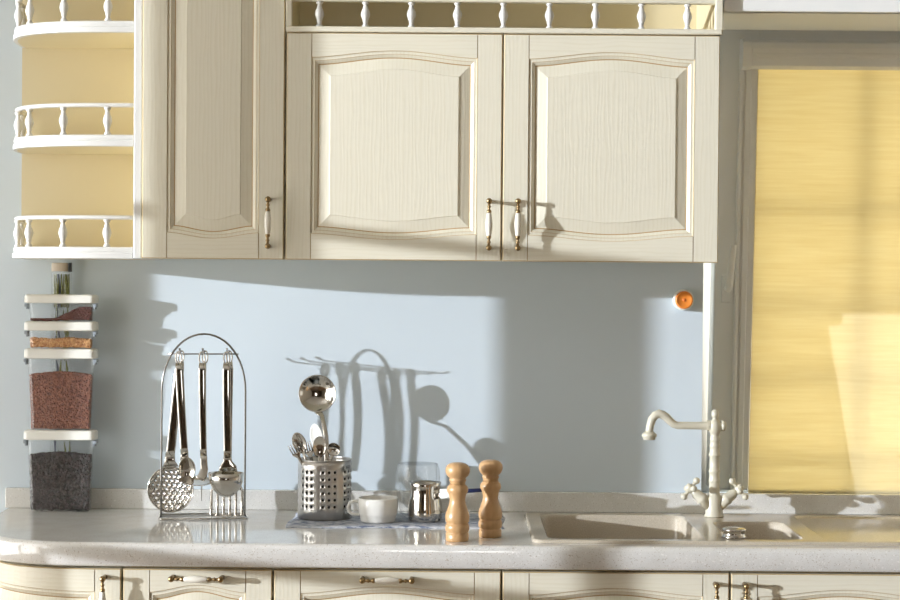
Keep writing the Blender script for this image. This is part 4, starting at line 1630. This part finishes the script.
# ------------------------------------------------------------------ long-handled coffee pot
pc = P(425, 505, 0.238)
pot = thing('coffee_pot', (pc.x, -0.238, ZTW), 'polished steel long-handled coffee pot on the towel, beside the white cup', 'pot')
ph_ = P(425, 482, 0.238).z - ZTW
b = MB()
s = ph_ / 0.095
prof = [(0.0, 0.0005), (0.036, 0.0005), (0.040, 0.004), (0.0415, 0.014), (0.0415, 0.026), (0.0400, 0.042), (0.0370, 0.060), (0.0355, 0.074), (0.0362, 0.085), (0.0385, 0.0945), (0.0378, 0.095), (0.0352, 0.086), (0.0343, 0.074), (0.036, 0.058), (0.039, 0.040), (0.0402, 0.024), (0.039, 0.006), (0.0, 0.003)]
b.lathe([(r, z * s) for r, z in prof], M['chrome'], loc=(pc.x, -0.238, ZTW), n=44)
b.obj('pot_body', pot)
b = MB()
a0 = V((pc.x + 0.029, -0.262, ZTW + ph_ * 0.68))
zz = P(450, 492, 0.225).z
A = P(440.5, 494, 0.280); B = P(456, 493, 0.290)
b.sweep([a0, a0 + V((0.003, -0.008, 0)), A + V((0.003, 0, 0))], [(0.008, 0.002), (0.008, 0.002), (0.008, 0.0025)], M['chrome'], n=12, side=(0, 0, 1))
b.sweep([A, B], (0.0115, 0.0060), M['white_plastic'], n=14, side=(0, 0, 1))
C = P(464, 491, 0.294); D = P(487, 489.8, 0.302)
b.sweep([B - V((0.001, 0, 0)), C, D], [(0.008, 0.004), (0.005, 0.004), (0.0045, 0.0035)], M['navy'], n=12, side=(0, 0, 1))
b.obj('long_handle', pot)['label'] = 'long white and navy handle'

# ------------------------------------------------------------------ pepper mills
UM = 0.000374
mp_ = [(66, 0), (68, 6), (68, 44), (63, 49), (63, 52), (70, 58), (72, 84), (67, 100), (63, 103), (63, 106), (69, 112), (71, 128), (72, 146), (66, 168), (56, 196), (48, 222), (46, 240), (49, 262), (54, 278), (56, 282), (62, 290), (63, 304), (60, 318), (50, 328), (46, 334), (45, 346), (49, 352), (51, 358), (49, 364), (46, 366), (52, 374), (64, 386), (71, 402), (73, 416), (70, 432), (61, 446), (46, 456), (26, 461), (0, 462)]


def mill(px, py, pd, label):
    q = P(px, py, pd)
    t = thing('pepper_mill', (q.x, -pd, CT), label, 'mill', 'wooden pepper mills')
    low = [pt for pt in mp_ if pt[1] <= 334]; hi = [pt for pt in mp_ if pt[1] >= 334]
    b = MB(); b.lathe([(0, 0.0)] + [(r * UM, z * UM) for r, z in low] + [(0, 334 * UM)], M['mill'], loc=(q.x, -pd, CT + 0.0004), n=40)
    b.obj('mill_body', t)
    b = MB(); b.lathe([(0, 334.5 * UM)] + [(r * UM, (z + 0.5) * UM) for r, z in hi], M['mill'], loc=(q.x, -pd, CT + 0.0004), n=40)
    b.obj('mill_head', t)


mill(457.3, 520, 0.530, 'turned wooden pepper mill nearer the front edge, in full sun')
mill(490.3, 520, 0.463, 'turned wooden pepper mill nearer the sink, shadow of its twin across it')

# ------------------------------------------------------------------ orange wall knob
kc = P(685.5, 300, 0.02)
kn = thing('wall_ornament', (kc.x, 0, kc.z), 'small round orange and white disc fixed on the wall under the cupboard', 'ornament')
tl = Matrix.Translation((kc.x - 0.004, -0.0003, kc.z)) @ Matrix.Rotation(PI / 2, 4, 'X') 
b = MB()
b.lathe([(0.0245, 0), (0.0260, 0.003), (0.0260, 0.014), (0.0245, 0.021), (0.0225, 0.022)], M['white_plastic'], n=32, xf=tl)
b.obj('base', kn)
b = MB()
b.lathe([(0.0222, 0.0222), (0.0215, 0.028), (0.0190, 0.031), (0.0165, 0.0290), (0.006, 0.0280), (0.0, 0.0280)], M['orange'], n=32, xf=tl)
b.lathe([(0.0045, 0.0272), (0.004, 0.029), (0.0, 0.0295)], M['orange_deep'], n=20, xf=tl)
b.obj('button', kn)['label'] = 'orange round button'

# ------------------------------------------------------------------ light
sd = bpy.data.lights.new('sun', 'SUN')
sd.energy = 4.75
sd.angle = math.radians(0.53)
sd.color = (0.92, 0.98, 1.08)
so = bpy.data.objects.new('sun', sd)
COL.objects.link(so)
so.location = (-8, -4, 4)
so.rotation_euler = V((2.3, 1.0, -0.25)).to_track_quat('-Z', 'Y').to_euler()

w = bpy.data.worlds.new('sky')
scn.world = w
w.use_nodes = True
bg = w.node_tree.nodes['Background']
bg.inputs['Color'].default_value = (1.0, 0.99, 0.965, 1)
bg.inputs['Strength'].default_value = 5.0

scn.view_settings.view_transform = 'Standard'
scn.view_settings.look = 'None'
scn.view_settings.gamma = 1.0
scn.view_settings.use_curve_mapping = False
scn.view_settings.exposure = 0.0
cy = scn.cycles
cy.use_denoising = True
cy.max_bounces = 12
cy.diffuse_bounces = 6
cy.glossy_bounces = 5
cy.transparent_max_bounces = 24
cy.caustics_reflective = False
cy.caustics_refractive = False
cy.sample_clamp_indirect = 6.0
